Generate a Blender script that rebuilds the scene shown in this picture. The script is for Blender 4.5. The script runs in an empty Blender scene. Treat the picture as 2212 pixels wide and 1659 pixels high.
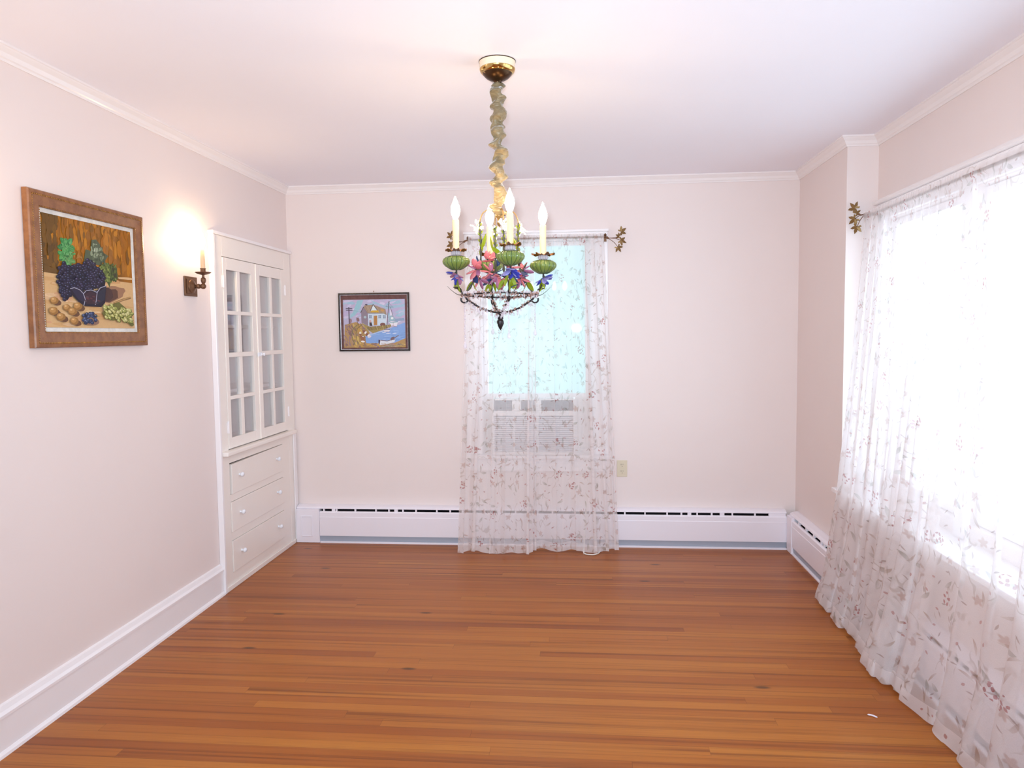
import bpy, bmesh, math, random
import numpy as np
from mathutils import Vector, Matrix

random.seed(7)
PI = math.pi
S = bpy.context.scene
COL = S.collection

# ------------------------------------------------------------------ camera
W, W2, D, H = 3.40, 3.56, 4.94, 2.44          # right wall, bay wall, back wall, ceiling
YF = -1.30                                    # wall behind the camera
BAY0, BAY1 = 0.85, 4.10                       # the bay runs along the right wall
cam_d = bpy.data.cameras.new('camera')
cam = bpy.data.objects.new('camera', cam_d); COL.objects.link(cam)
cam_d.sensor_width = 36.0
cam_d.lens = 1593.08 / 2212 * 36.0
cam_d.clip_start = 0.01
yaw, pitch, roll = 0.0918, -0.0668, -0.0112
fw = Vector((-math.sin(yaw)*math.cos(pitch), math.cos(yaw)*math.cos(pitch), math.sin(pitch)))
r0 = Vector((math.cos(yaw), math.sin(yaw), 0)); u0 = r0.cross(fw)
rr = r0*math.cos(roll) + u0*math.sin(roll); uu = -r0*math.sin(roll) + u0*math.cos(roll)
m = Matrix((rr, uu, -fw)).transposed().to_4x4(); m.translation = Vector((1.9908, 0.0, 1.4218))
cam.matrix_world = m
S.camera = cam

# ------------------------------------------------------------------ view, sky, large lights
S.view_settings.view_transform = 'Standard'
S.view_settings.look = 'None'
S.view_settings.exposure = 0.11
S.view_settings.gamma = 1.0
S.view_settings.use_curve_mapping = False
S.cycles.max_bounces = 10
S.cycles.diffuse_bounces = 6
S.cycles.transparent_max_bounces = 24
S.cycles.sample_clamp_indirect = 6.0
S.cycles.caustics_reflective = False
S.cycles.caustics_refractive = False
S.cycles.use_denoising = True

SKY_SIDE, SKY_BACK, SKY_FRONT = 4.2, 1.15, 2.9
wd = bpy.data.worlds.new('sky'); S.world = wd; wd.use_nodes = True
nt = wd.node_tree; nt.nodes.clear()
out = nt.nodes.new('ShaderNodeOutputWorld')
tc = nt.nodes.new('ShaderNodeTexCoord'); sx = nt.nodes.new('ShaderNodeSeparateXYZ')
nt.links.new(tc.outputs['Generated'], sx.inputs[0])
def mr(src, a, b, c, d_):
    n = nt.nodes.new('ShaderNodeMapRange'); n.interpolation_type = 'SMOOTHSTEP'
    n.inputs[1].default_value = a; n.inputs[2].default_value = b
    n.inputs[3].default_value = c; n.inputs[4].default_value = d_
    nt.links.new(src, n.inputs[0]); return n.outputs[0]
def mixc(f, a, b):
    n = nt.nodes.new('ShaderNodeMix'); n.data_type = 'RGBA'
    nt.links.new(f, n.inputs[0])
    for s, v in ((n.inputs[6], a), (n.inputs[7], b)):
        if isinstance(v, tuple): s.default_value = v
        else: nt.links.new(v, s)
    return n.outputs[2]
def sc_(c, k): return (c[0]*k, c[1]*k, c[2]*k, 1)
cA = mixc(mr(sx.outputs[1], -0.4, 0.4, 0, 1), sc_((.70, .90, 1.06), SKY_FRONT), sc_((.52, .93, .98), SKY_BACK))
cB = mixc(mr(sx.outputs[0], 0.06, 0.32, 0, 1), cA, sc_((.74, .91, 1.06), SKY_SIDE))
bg = nt.nodes.new('ShaderNodeBackground'); nt.links.new(cB, bg.inputs[0])
nt.links.new(bg.outputs[0], out.inputs[0])

def light(name, kind, loc, energy, color, **kw):
    l = bpy.data.lights.new(name, kind); l.energy = energy; l.color = color
    for k, v in kw.items():
        if k not in ('rot', 'portal'): setattr(l, k, v)
    if kw.get('portal'): l.cycles.is_portal = True
    o = bpy.data.objects.new(name, l); COL.objects.link(o); o.location = loc
    if 'rot' in kw: o.rotation_euler = kw['rot']
    return o
light('bay_daylight', 'AREA', (3.66, 2.42, 1.30), 1, (1, 1, 1), shape='RECTANGLE', size=1.5, size_y=3.1, rot=(0, PI/2, 0), portal=True)
light('back_daylight', 'AREA', (1.70, 5.05, 1.30), 1, (1, 1, 1), shape='RECTANGLE', size=0.8, size_y=1.5, rot=(-PI/2, 0, 0), portal=True)
light('rear_fill_portal', 'AREA', (1.70, -1.40, 1.30), 1, (1, 1, 1), shape='RECTANGLE', size=2.8, size_y=1.9, rot=(PI/2, 0, 0), portal=True)  # portal of the added rear window, daylight fill from behind the camera
# the flash of the camera that took the photograph
light('camera_flash', 'AREA', (1.95, -0.02, 1.50), 30, (.735, .87, 1.0), spread=math.radians(110), shape='RECTANGLE', size=0.07, size_y=0.03, rot=(PI/2, 0, 0.05))
BULB = 105.0       # emission strength of the candle bulbs

# ------------------------------------------------------------------ helpers
def lin(c):
    if isinstance(c, str):
        c = tuple(int(c[i:i+2], 16)/255 for i in (0, 2, 4))
    return tuple(x/12.92 if x <= .04045 else ((x+.055)/1.055)**2.4 for x in c[:3])

class MB:
    def __init__(s): s.v = []; s.f = []; s.c = []; s.col = (1, 1, 1); s.uv = None; s.mi = []; s.m = 0
    def add(s, vs, fs):
        o = len(s.v); s.v += [tuple(x) for x in vs]
        for f in fs: s.f.append([i+o for i in f]); s.c.append(s.col); s.mi.append(s.m)
        return s
    def box(s, x0, y0, z0, x1, y1, z1):
        if x0 > x1: x0, x1 = x1, x0
        if y0 > y1: y0, y1 = y1, y0
        if z0 > z1: z0, z1 = z1, z0
        return s.add([(x0,y0,z0),(x1,y0,z0),(x1,y1,z0),(x0,y1,z0),(x0,y0,z1),(x1,y0,z1),(x1,y1,z1),(x0,y1,z1)],
              [(0,3,2,1),(4,5,6,7),(0,1,5,4),(1,2,6,5),(2,3,7,6),(3,0,4,7)])
    def lathe(s, prof, c=(0,0,0), n=24, axis='Z', mod=None, caps=True):
        c = Vector(c); vs = []; fs = []
        for r, h in prof:
            for k in range(n):
                a = 2*PI*k/n; q = r*(mod(a, h) if mod else 1)
                x, y = q*math.cos(a), q*math.sin(a)
                if axis == 'Z': p = (x, y, h)
                elif axis == 'X': p = (h, x, y)
                else: p = (x, -h, y) if axis == '-Y' else (y, h, x)
                vs.append(c+Vector(p))
        for i in range(len(prof)-1):
            for k in range(n):
                a, b = i*n+k, i*n+(k+1) % n
                fs.append((a, b, b+n, a+n))
        if caps:
            if prof[0][0] > 1e-5: fs.append(tuple(range(n))[::-1])
            if prof[-1][0] > 1e-5: fs.append(tuple((len(prof)-1)*n+k for k in range(n)))
        return s.add(vs, fs)
    def tube(s, pts, rad, n=8, closed=False):
        P = [Vector(p) for p in pts]; N = len(P)
        if not hasattr(rad, '__len__'): rad = [rad]*N
        vs = []; fs = []; up = None
        for i in range(N):
            if closed: t = P[(i+1) % N]-P[i-1]
            else: t = P[min(i+1, N-1)]-P[max(i-1, 0)]
            t.normalize()
            if up is None:
                up = t.orthogonal().normalized()
            else:
                up = (up - t*up.dot(t)); up = up.normalized() if up.length > 1e-6 else t.orthogonal().normalized()
            b = t.cross(up)
            for k in range(n):
                a = 2*PI*k/n
                vs.append(P[i]+(up*math.cos(a)+b*math.sin(a))*rad[i])
        for i in range(N if closed else N-1):
            j = (i+1) % N
            for k in range(n):
                k2 = (k+1) % n
                fs.append((i*n+k, i*n+k2, j*n+k2, j*n+k))
        if not closed:
            fs.append(tuple(range(n))[::-1]); fs.append(tuple((N-1)*n+k for k in range(n)))
        return s.add(vs, fs)
    def ell(s, c, rx, ry, rz, n=10, m_=6, rot=None, shape=None):
        c = Vector(c); vs = []; fs = []
        for i in range(m_+1):
            t = PI*i/m_; z = -math.cos(t); q = math.sin(t)
            if shape: q *= shape(z)
            if i in (0, m_): vs.append(Vector((0, 0, z*rz))); continue
            for k in range(n):
                a = 2*PI*k/n; vs.append(Vector((rx*q*math.cos(a), ry*q*math.sin(a), z*rz)))
        idx = lambda i, k: 0 if i == 0 else (1+(m_-1)*n if i == m_ else 1+(i-1)*n+k % n)
        for i in range(m_):
            for k in range(n):
                q4 = [idx(i, k), idx(i, k+1), idx(i+1, k+1), idx(i+1, k)]
                u = []
                for q in q4:
                    if q not in u: u.append(q)
                fs.append(u)
        if rot: vs = [rot @ v for v in vs]
        return s.add([c+v for v in vs], fs)
    def prism(s, poly, fn, t0, t1):
        """extrude a 2d polygon: fn(a, b, t) gives the 3d point"""
        n = len(poly)
        vs = [fn(a, b, t0) for a, b in poly]+[fn(a, b, t1) for a, b in poly]
        fs = [tuple(range(n))[::-1], tuple(range(n, 2*n))]+[(i, (i+1) % n, n+(i+1) % n, n+i) for i in range(n)]
        return s.add(vs, fs)
    def build(s, name, mat, parent=None, smooth=None, bevel=0, color=False, origin=None, solid=0):
        off = Vector((0, 0, 0))
        if parent is not None:
            top = parent
            while top.parent: top = top.parent
            off = Vector(top.location)
        elif origin is not None: off = Vector(origin)
        else:
            A = np.array(s.v); off = Vector(((A[:, 0].min()+A[:, 0].max())/2, (A[:, 1].min()+A[:, 1].max())/2, A[:, 2].min()))
        me = bpy.data.meshes.new(name)
        me.from_pydata([tuple(Vector(v)-off) for v in s.v], [], s.f)
        for mm in (mat if isinstance(mat, (list, tuple)) else [mat]): me.materials.append(mm)
        if isinstance(mat, (list, tuple)):
            for p, i in zip(me.polygons, s.mi): p.material_index = i
        if color:
            at = me.color_attributes.new('paint', 'FLOAT_COLOR', 'CORNER')
            buf = []
            for p, c in zip(me.polygons, s.c): buf += list(c[:3]+(1,))*p.loop_total
            at.data.foreach_set('color', buf)
        if s.uv is not None:
            ul = me.uv_layers.new(name='cloth')
            li = np.zeros(len(me.loops), dtype=np.int32); me.loops.foreach_get('vertex_index', li)
            ul.data.foreach_set('uv', np.array(s.uv, dtype=np.float32)[li].ravel())
        if not color and s.uv is None:
            b = bmesh.new(); b.from_mesh(me); bmesh.ops.recalc_face_normals(b, faces=b.faces); b.to_mesh(me); b.free()
        me.update()
        if smooth is not None:
            me.shade_smooth()
            if smooth < 179: me.set_sharp_from_angle(angle=math.radians(smooth))
        o = bpy.data.objects.new(name, me); COL.objects.link(o)
        if parent is not None: o.parent = parent
        else: o.location = off
        if bevel:
            bv = o.modifiers.new('edge', 'BEVEL'); bv.width = bevel; bv.segments = 2; bv.limit_method = 'ANGLE'; bv.angle_limit = math.radians(40)
        return o

def tag(o, label, cat, group=None, kind=None):
    o['label'] = label; o['category'] = cat
    if group: o['group'] = group
    if kind: o['kind'] = kind
    return o
def thing(name, loc, label, cat, group=None, kind=None):
    o = bpy.data.objects.new(name, None); COL.objects.link(o); o.location = loc; o.empty_display_size = .05
    return tag(o, label, cat, group, kind)
def struct(o, label, cat): return tag(o, label, cat, kind='structure')
def copy_tree(o, parent=None):
    c = o.copy(); COL.objects.link(c)
    if parent is not None: c.parent = parent
    for ch in list(o.children): copy_tree(ch, c)
    return c
def box1(*a): return MB().box(*a)
def spline(pts, k=6):
    P = [Vector(p) for p in pts]; out = []
    for i in range(len(P)-1):
        p0, p1, p2, p3 = P[max(i-1, 0)], P[i], P[i+1], P[min(i+2, len(P)-1)]
        for j in range(k):
            t = j/k
            out.append(.5*((2*p1)+(p2-p0)*t+(2*p0-5*p1+4*p2-p3)*t*t+(3*p1-p0-3*p2+p3)*t**3))
    out.append(P[-1]); return out

# ------------------------------------------------------------------ materials
class NB:
    """small node-graph builder"""
    def __init__(s, name):
        s.m = bpy.data.materials.new(name); s.m.use_nodes = True; s.t = s.m.node_tree; s.t.nodes.clear()
        s.out = s.n('ShaderNodeOutputMaterial')
    def n(s, typ, **kw):
        x = s.t.nodes.new(typ)
        for k, v in kw.items(): setattr(x, k, v)
        return x
    def put(s, sock, v):
        if isinstance(v, bpy.types.NodeSocket): s.t.links.new(v, sock)
        elif isinstance(v, tuple) and len(v) == 3 and sock.type == 'RGBA': sock.default_value = v+(1,)
        else: sock.default_value = v
    def math(s, op, a, b=None, c=None, clamp=False):
        x = s.n('ShaderNodeMath', operation=op, use_clamp=clamp)
        for i, v in enumerate((a, b, c)):
            if v is not None: s.put(x.inputs[i], v)
        return x.outputs[0]
    def vmath(s, op, a, b=None, scale=None):
        x = s.n('ShaderNodeVectorMath', operation=op); s.put(x.inputs[0], a)
        if b is not None: s.put(x.inputs[1], b)
        if scale is not None: s.put(x.inputs[3], scale)
        return x.outputs[0]
    def mix(s, f, a, b):
        x = s.n('ShaderNodeMix', data_type='RGBA'); s.put(x.inputs[0], f); s.put(x.inputs[6], a); s.put(x.inputs[7], b)
        return x.outputs[2]
    def ramp(s, v, a, b, c=0., d_=1.):
        x = s.n('ShaderNodeMapRange', interpolation_type='SMOOTHSTEP'); s.put(x.inputs[0], v)
        for i, q in enumerate((a, b, c, d_)): s.put(x.inputs[i+1], q)
        return x.outputs[0]
    def noise(s, vec, scale, detail=2, rough=.5, dim='3D'):
        x = s.n('ShaderNodeTexNoise', noise_dimensions=dim); s.put(x.inputs['Scale'], scale); s.put(x.inputs['Detail'], detail)
        s.put(x.inputs['Roughness'], rough)
        if vec is not None: s.put(x.inputs['Vector'], vec)
        return x
    def sep(s, v):
        x = s.n('ShaderNodeSeparateXYZ'); s.put(x.inputs[0], v); return x.outputs
    def comb(s, x_, y_, z_):
        x = s.n('ShaderNodeCombineXYZ')
        for i, v in enumerate((x_, y_, z_)): s.put(x.inputs[i], v)
        return x.outputs[0]
    def bsdf(s, base, rough=.5, **kw):
        x = s.n('ShaderNodeBsdfPrincipled'); s.put(x.inputs['Base Color'], base); s.put(x.inputs['Roughness'], rough)
        for k, v in kw.items(): s.put(x.inputs[k], v)
        return x
    def bump(s, h, strength=.2, dist=.01):
        x = s.n('ShaderNodeBump'); s.put(x.inputs['Strength'], strength); s.put(x.inputs['Distance'], dist); s.put(x.inputs['Height'], h)
        return x.outputs[0]
    def done(s, sh):
        s.t.links.new(sh.outputs[0] if hasattr(sh, 'outputs') else sh, s.out.inputs[0]); return s.m

def paint(name, col, rough=.5, var=.03, scale=14, bump=.05, spec=.5, **kw):
    b = NB(name); co = b.n('ShaderNodeTexCoord').outputs['Object']
    n = b.noise(co, scale, 4, .6).outputs[0]
    c = lin(col)
    base = b.mix(n, tuple(x*(1-var) for x in c), tuple(min(1, x*(1+var)) for x in c))
    nr = b.bump(b.noise(co, 180, 2).outputs[0], bump, .002)
    kw = {k.replace('_', ' '): v for k, v in kw.items()}
    return b.done(b.bsdf(base, rough, Normal=nr, **{'Specular IOR Level': spec}, **kw))

M = {}
M['wall'] = paint('wall_paint', 'EADDD9', .6, .015, 3, .06, .35)
M['ceil'] = paint('ceiling_paint', 'F5F4FC', .7, .012, 2, .05, .3)
M['trim'] = paint('white_trim_paint', 'F3EEEF', .28, .012, 6, .02)
M['crown'] = paint('crown_gloss_paint', 'F0E9E8', .22, .012, 6, .02)
M['cab'] = paint('cabinet_paint', 'F2EAE3', .32, .012, 8, .03)
M['cabin'] = paint('cabinet_interior_paint', 'EFEAEA', .6, .02, 5, .03)
M['heat'] = paint('heater_enamel', 'F1ECF3', .35, .01, 6, .01)
M['damper'] = paint('grey_enamel', 'A7AFBD', .4, .03, 6, .01)
M['dark'] = paint('void_shade', '1B171C', .8, .1, 20, .02, .2)  # near-black colour stands in for the shade inside slots and cavities
M['ivory'] = paint('ivory_plastic', 'D9CDB4', .35, .01, 10, .01)
M['slot'] = paint('dark_slot', '3a3430', .6)
M['porc'] = paint('white_porcelain', 'EEF1F8', .12, .005, 10, .0)
M['bronze'] = paint('antique_bronze', '74523a', .45, .25, 60, .2, .5, Metallic=.55)
M['bronze_leaf'] = paint('bronze_leaf', '85683f', .45, .3, 70, .2, .5, Metallic=.55)
M['iron'] = paint('dark_iron', '2b2426', .4, .3, 80, .3, .5, Metallic=.6)
M['vine'] = paint('green_brown_vine', '3b3a2a', .5, .4, 90, .3)
M['brass'] = paint('polished_brass', 'd8b673', .12, .05, 20, .0, .5, Metallic=1.0)
M['canopy_dark'] = paint('dark_brass', '4a3420', .3, .2, 30, .05, .5, Metallic=.8)
M['canopy_white'] = paint('cream_enamel', 'ead9bd', .15, .03, 20, .0)
M['candle'] = paint('cream_candle_sleeve', 'f0caa0', .5, .03, 30, .02, Subsurface_Weight=.25, Subsurface_Radius=(.02, .012, .006))
M['pan'] = paint('copper_leaf_pan', '8a5a2e', .35, .3, 60, .2, .5, Metallic=.7)
M['white_bead'] = paint('white_glass_bead', 'f6f1ea', .1, .01, 30, 0)
M['cord'] = paint('white_cord', 'e9e4dc', .4)
M['ac'] = paint('appliance_plastic', 'E9E4E2', .4, .01, 8, .01)
M['ac_slat'] = paint('appliance_louver', 'ebe7ea', .45)
M['ac_dark'] = paint('appliance_grille_dark', '9aa2b2', .5)
M['ac_filter'] = paint('filter_foam', '858b97', .7)
M['paper'] = paint('paper_scrap', 'e8e0ea', .7)

def glassy(name, col, rough=.05, tr=.6, mixt=.35):
    b = NB(name); c = lin(col)
    n = b.noise(b.n('ShaderNodeTexCoord').outputs['Object'], 40, 2).outputs[0]
    base = b.mix(n, tuple(x*.75 for x in c), tuple(min(1, x*1.2) for x in c))
    p = b.bsdf(base, rough, **{'IOR': 1.5, 'Coat Weight': .5})
    t = b.n('ShaderNodeBsdfTranslucent'); b.put(t.inputs[0], base)
    tp = b.n('ShaderNodeBsdfTransparent'); b.put(tp.inputs[0], tuple(min(1, .35+x*.75) for x in c))
    m1 = b.n('ShaderNodeMixShader'); b.put(m1.inputs[0], tr); b.t.links.new(p.outputs[0], m1.inputs[1]); b.t.links.new(t.outputs[0], m1.inputs[2])
    m2 = b.n('ShaderNodeMixShader'); b.put(m2.inputs[0], mixt); b.t.links.new(m1.outputs[0], m2.inputs[1]); b.t.links.new(tp.outputs[0], m2.inputs[2])
    return b.done(m2)
M['crystal'] = glassy('clear_crystal', 'e6dee2', .04, .25, .5)
M['crystal_pink'] = glassy('pink_crystal_bead', 'b8968a', .05, .2, .3)
M['pink'] = glassy('pink_glass_petal', 'e48d92', .08, .35, .12)
M['mauve'] = glassy('mauve_glass_petal', 'bd7fa2', .08, .35, .12)
M['blue'] = glassy('cobalt_glass_petal', '474dba', .06, .35, .15)
M['lilac'] = glassy('lilac_glass_petal', 'a9a3da', .06, .35, .25)
M['navy'] = glassy('navy_glass_leaf', '27406f', .06, .25, .12)
M['lime'] = glassy('lime_glass_leaf', '9fae2c', .12, .4, .08)

def pane(name, tint=(1, 1, 1), refl=1.0):
    b = NB(name)
    n = b.noise(b.n('ShaderNodeTexCoord').outputs['Object'], 3, 1).outputs[0]
    g = b.n('ShaderNodeBsdfGlossy'); b.put(g.inputs['Roughness'], .02); b.put(g.inputs[0], (1., 1., 1.))
    t = b.n('ShaderNodeBsdfTransparent'); b.put(t.inputs[0], b.mix(n, tint, tuple(x*.985 for x in tint)))
    lw = b.n('ShaderNodeLayerWeight'); b.put(lw.inputs[0], .5)
    f = b.math('ADD', .04, b.math('MULTIPLY', .96, b.math('POWER', lw.outputs['Facing'], 5.)))
    x = b.n('ShaderNodeMixShader'); b.put(x.inputs[0], b.math('MULTIPLY', f, refl, clamp=True))
    b.t.links.new(t.outputs[0], x.inputs[1]); b.t.links.new(g.outputs[0], x.inputs[2])
    return b.done(x)
M['glass'] = pane('window_glass', (.97, .99, .99))
M['cabglass'] = pane('cabinet_glass', (.96, .96, .97), 1.9)

def bulb_mat(name='lit_bulb', k=1.0):
    b = NB(name); e = b.n('ShaderNodeEmission')
    lw = b.n('ShaderNodeLayerWeight'); b.put(lw.inputs[0], .4)
    b.put(e.inputs[0], b.mix(lw.outputs['Facing'], (1., .76, .46), (1., .68, .36))); b.put(e.inputs[1], BULB*k)
    return b.done(e)
M['bulb'] = bulb_mat(); M['sconce_bulb'] = bulb_mat('lit_sconce_bulb', 1.7)

def cup_mat():
    b = NB('green_ribbed_glass'); co = b.n('ShaderNodeTexCoord').outputs['Object']
    n = b.noise(co, 25, 3).outputs[0]
    base = b.mix(n, lin('5f7636'), lin('8f9c50'))
    p = b.bsdf(base, .08, **{'Coat Weight': .6})
    t = b.n('ShaderNodeBsdfTranslucent'); b.put(t.inputs[0], base)
    x = b.n('ShaderNodeMixShader'); b.put(x.inputs[0], .25); b.t.links.new(p.outputs[0], x.inputs[1]); b.t.links.new(t.outputs[0], x.inputs[2])
    return b.done(x)
M['cup'] = cup_mat()
M['cup_line'] = paint('dark_green_seam', '2f4a22', .3)

def silk_mat():
    b = NB('khaki_silk'); co = b.n('ShaderNodeTexCoord').outputs['Object']
    n = b.noise(b.vmath('MULTIPLY', co, (60., 60., 25.)), 1, 3).outputs[0]
    base = b.mix(n, lin('695b43'), lin('93815f'))
    return b.done(b.bsdf(base, .42, **{'Sheen Weight': .5, 'Sheen Roughness': .3, 'Normal': b.bump(b.noise(b.vmath('ADD', b.vmath('MULTIPLY', co, (38., 38., 75.)), b.vmath('SCALE', b.noise(co, 22, 1).outputs[1], None, 2.)), 1, 2).outputs[0], .9, .012)}))
M['silk'] = silk_mat()

def frame_mat(name, a, c_, rough=.4):
    b = NB(name); co = b.n('ShaderNodeTexCoord').outputs['Object']
    n = b.noise(b.vmath('MULTIPLY', co, (30., 30., 30.)), 1, 5, .7).outputs[0]
    return b.done(b.bsdf(b.mix(b.ramp(n, .3, .7), lin(a), lin(c_)), rough, Normal=b.bump(n, .25, .002)))
M['frame_wood'] = frame_mat('brown_carved_wood', '7a4d2e', '96633c')
M['frame_gilt'] = frame_mat('worn_gilt', '8a5f2c', 'b98843', .35)
M['frame_liner'] = frame_mat('white_linen_liner', 'cfcdc8', 'e6e4de', .7)
M['frame_black'] = frame_mat('black_lacquer', '1c1414', '2b1e1a', .25)
M['frame_silver'] = frame_mat('silver_fillet', 'a8a8b0', 'd8d8de', .25)
M['mat_brown'] = frame_mat('brown_suede_mat', '5d3d3d', '73504c', .8)

def art_mat():
    b = NB('oil_paint'); a = b.n('ShaderNodeVertexColor', layer_name='paint')
    co = b.n('ShaderNodeTexCoord').outputs['Object']
    n = b.noise(co, 90, 3, .6).outputs[0]
    c = b.mix(b.ramp(n, .3, .75, 0., .22), a.outputs[0], b.vmath('SCALE', a.outputs[0], None, .72))
    return b.done(b.bsdf(c, .55, Normal=b.bump(n, .25, .002), **{'Specular IOR Level': .3}))
M['art'] = art_mat()

def floor_mat():
    b = NB('strip_oak_floor'); co = b.n('ShaderNodeTexCoord').outputs['Object']
    x, y, z = b.sep(co)
    pw = .052
    ry = b.math('DIVIDE', y, pw); row = b.math('FLOOR', ry); fy = b.math('FRACT', ry)
    wn = b.n('ShaderNodeTexWhiteNoise', noise_dimensions='1D'); b.put(wn.inputs['W'], row)
    ln = b.math('ADD', 1.7, b.math('MULTIPLY', wn.outputs[0], 1.4))
    rx = b.math('DIVIDE', b.math('ADD', x, b.math('MULTIPLY', wn.outputs[0], 37.)), ln)
    px = b.math('FLOOR', rx); fx = b.math('FRACT', rx)
    w2 = b.n('ShaderNodeTexWhiteNoise', noise_dimensions='2D'); b.put(w2.inputs['Vector'], b.comb(row, px, 0.))
    t = w2.outputs[0]
    off = b.vmath('SCALE', w2.outputs[1], None, 9.)
    g1 = b.noise(b.vmath('ADD', b.vmath('MULTIPLY', co, (.40, 36., 1.)), off), 1, 4, .6).outputs[0]
    g2 = b.noise(b.vmath('ADD', b.vmath('MULTIPLY', co, (4., 240., 1.)), off), 1, 3, .6).outputs[0]
    g3 = b.noise(b.vmath('MULTIPLY', co, (.5, 3.5, 1.)), 1, 2, .5).outputs[0]
    tone = b.math('ADD', b.math('MULTIPLY', t, .42), b.math('MULTIPLY', g3, .64))
    cr = b.n('ShaderNodeValToRGB'); b.put(cr.inputs[0], tone)
    el = cr.color_ramp.elements; el[0].position = .12; el[0].color = lin('864214')+(1,); el[1].position = .95; el[1].color = lin('c28031')+(1,)
    for p_, c_ in ((.38, '9e561a'), (.58, 'a9611f'), (.76, 'b26c25')):
        e = el.new(p_); e.color = lin(c_)+(1,)
    c = b.mix(b.ramp(g1, .47, .70, 0., .85), cr.outputs[0], lin('763b11'))
    c = b.mix(b.ramp(g2, .45, .75, 0., .35), c, lin('834213'))
    gap = b.math('MAXIMUM', b.math('LESS_THAN', fy, .028), b.math('LESS_THAN', b.math('MULTIPLY', fx, ln), .0012))
    kv = b.n('ShaderNodeTexVoronoi', voronoi_dimensions='2D'); b.put(kv.inputs['Vector'], b.vmath('MULTIPLY', co, (.9, 2.6, 1.))); b.put(kv.inputs['Scale'], 1.0)
    kk = b.math('MULTIPLY', b.ramp(kv.outputs['Distance'], .012, .04, 1., 0.), b.math('LESS_THAN', b.sep(kv.outputs['Color'])[0], .45))
    c = b.mix(b.math('MULTIPLY', kk, .75), c, lin('3b2311'))
    c = b.mix(b.math('MULTIPLY', gap, .5), c, lin('3b1b05'))
    nrm = b.bump(b.math('SUBTRACT', b.math('MULTIPLY', g2, .2), gap), .12, .002)
    return b.done(b.bsdf(c, b.math('ADD', .26, b.math('MULTIPLY', g1, .12)), Normal=nrm, **{'Specular IOR Level': .28}))
M['floor'] = floor_mat()

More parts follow.
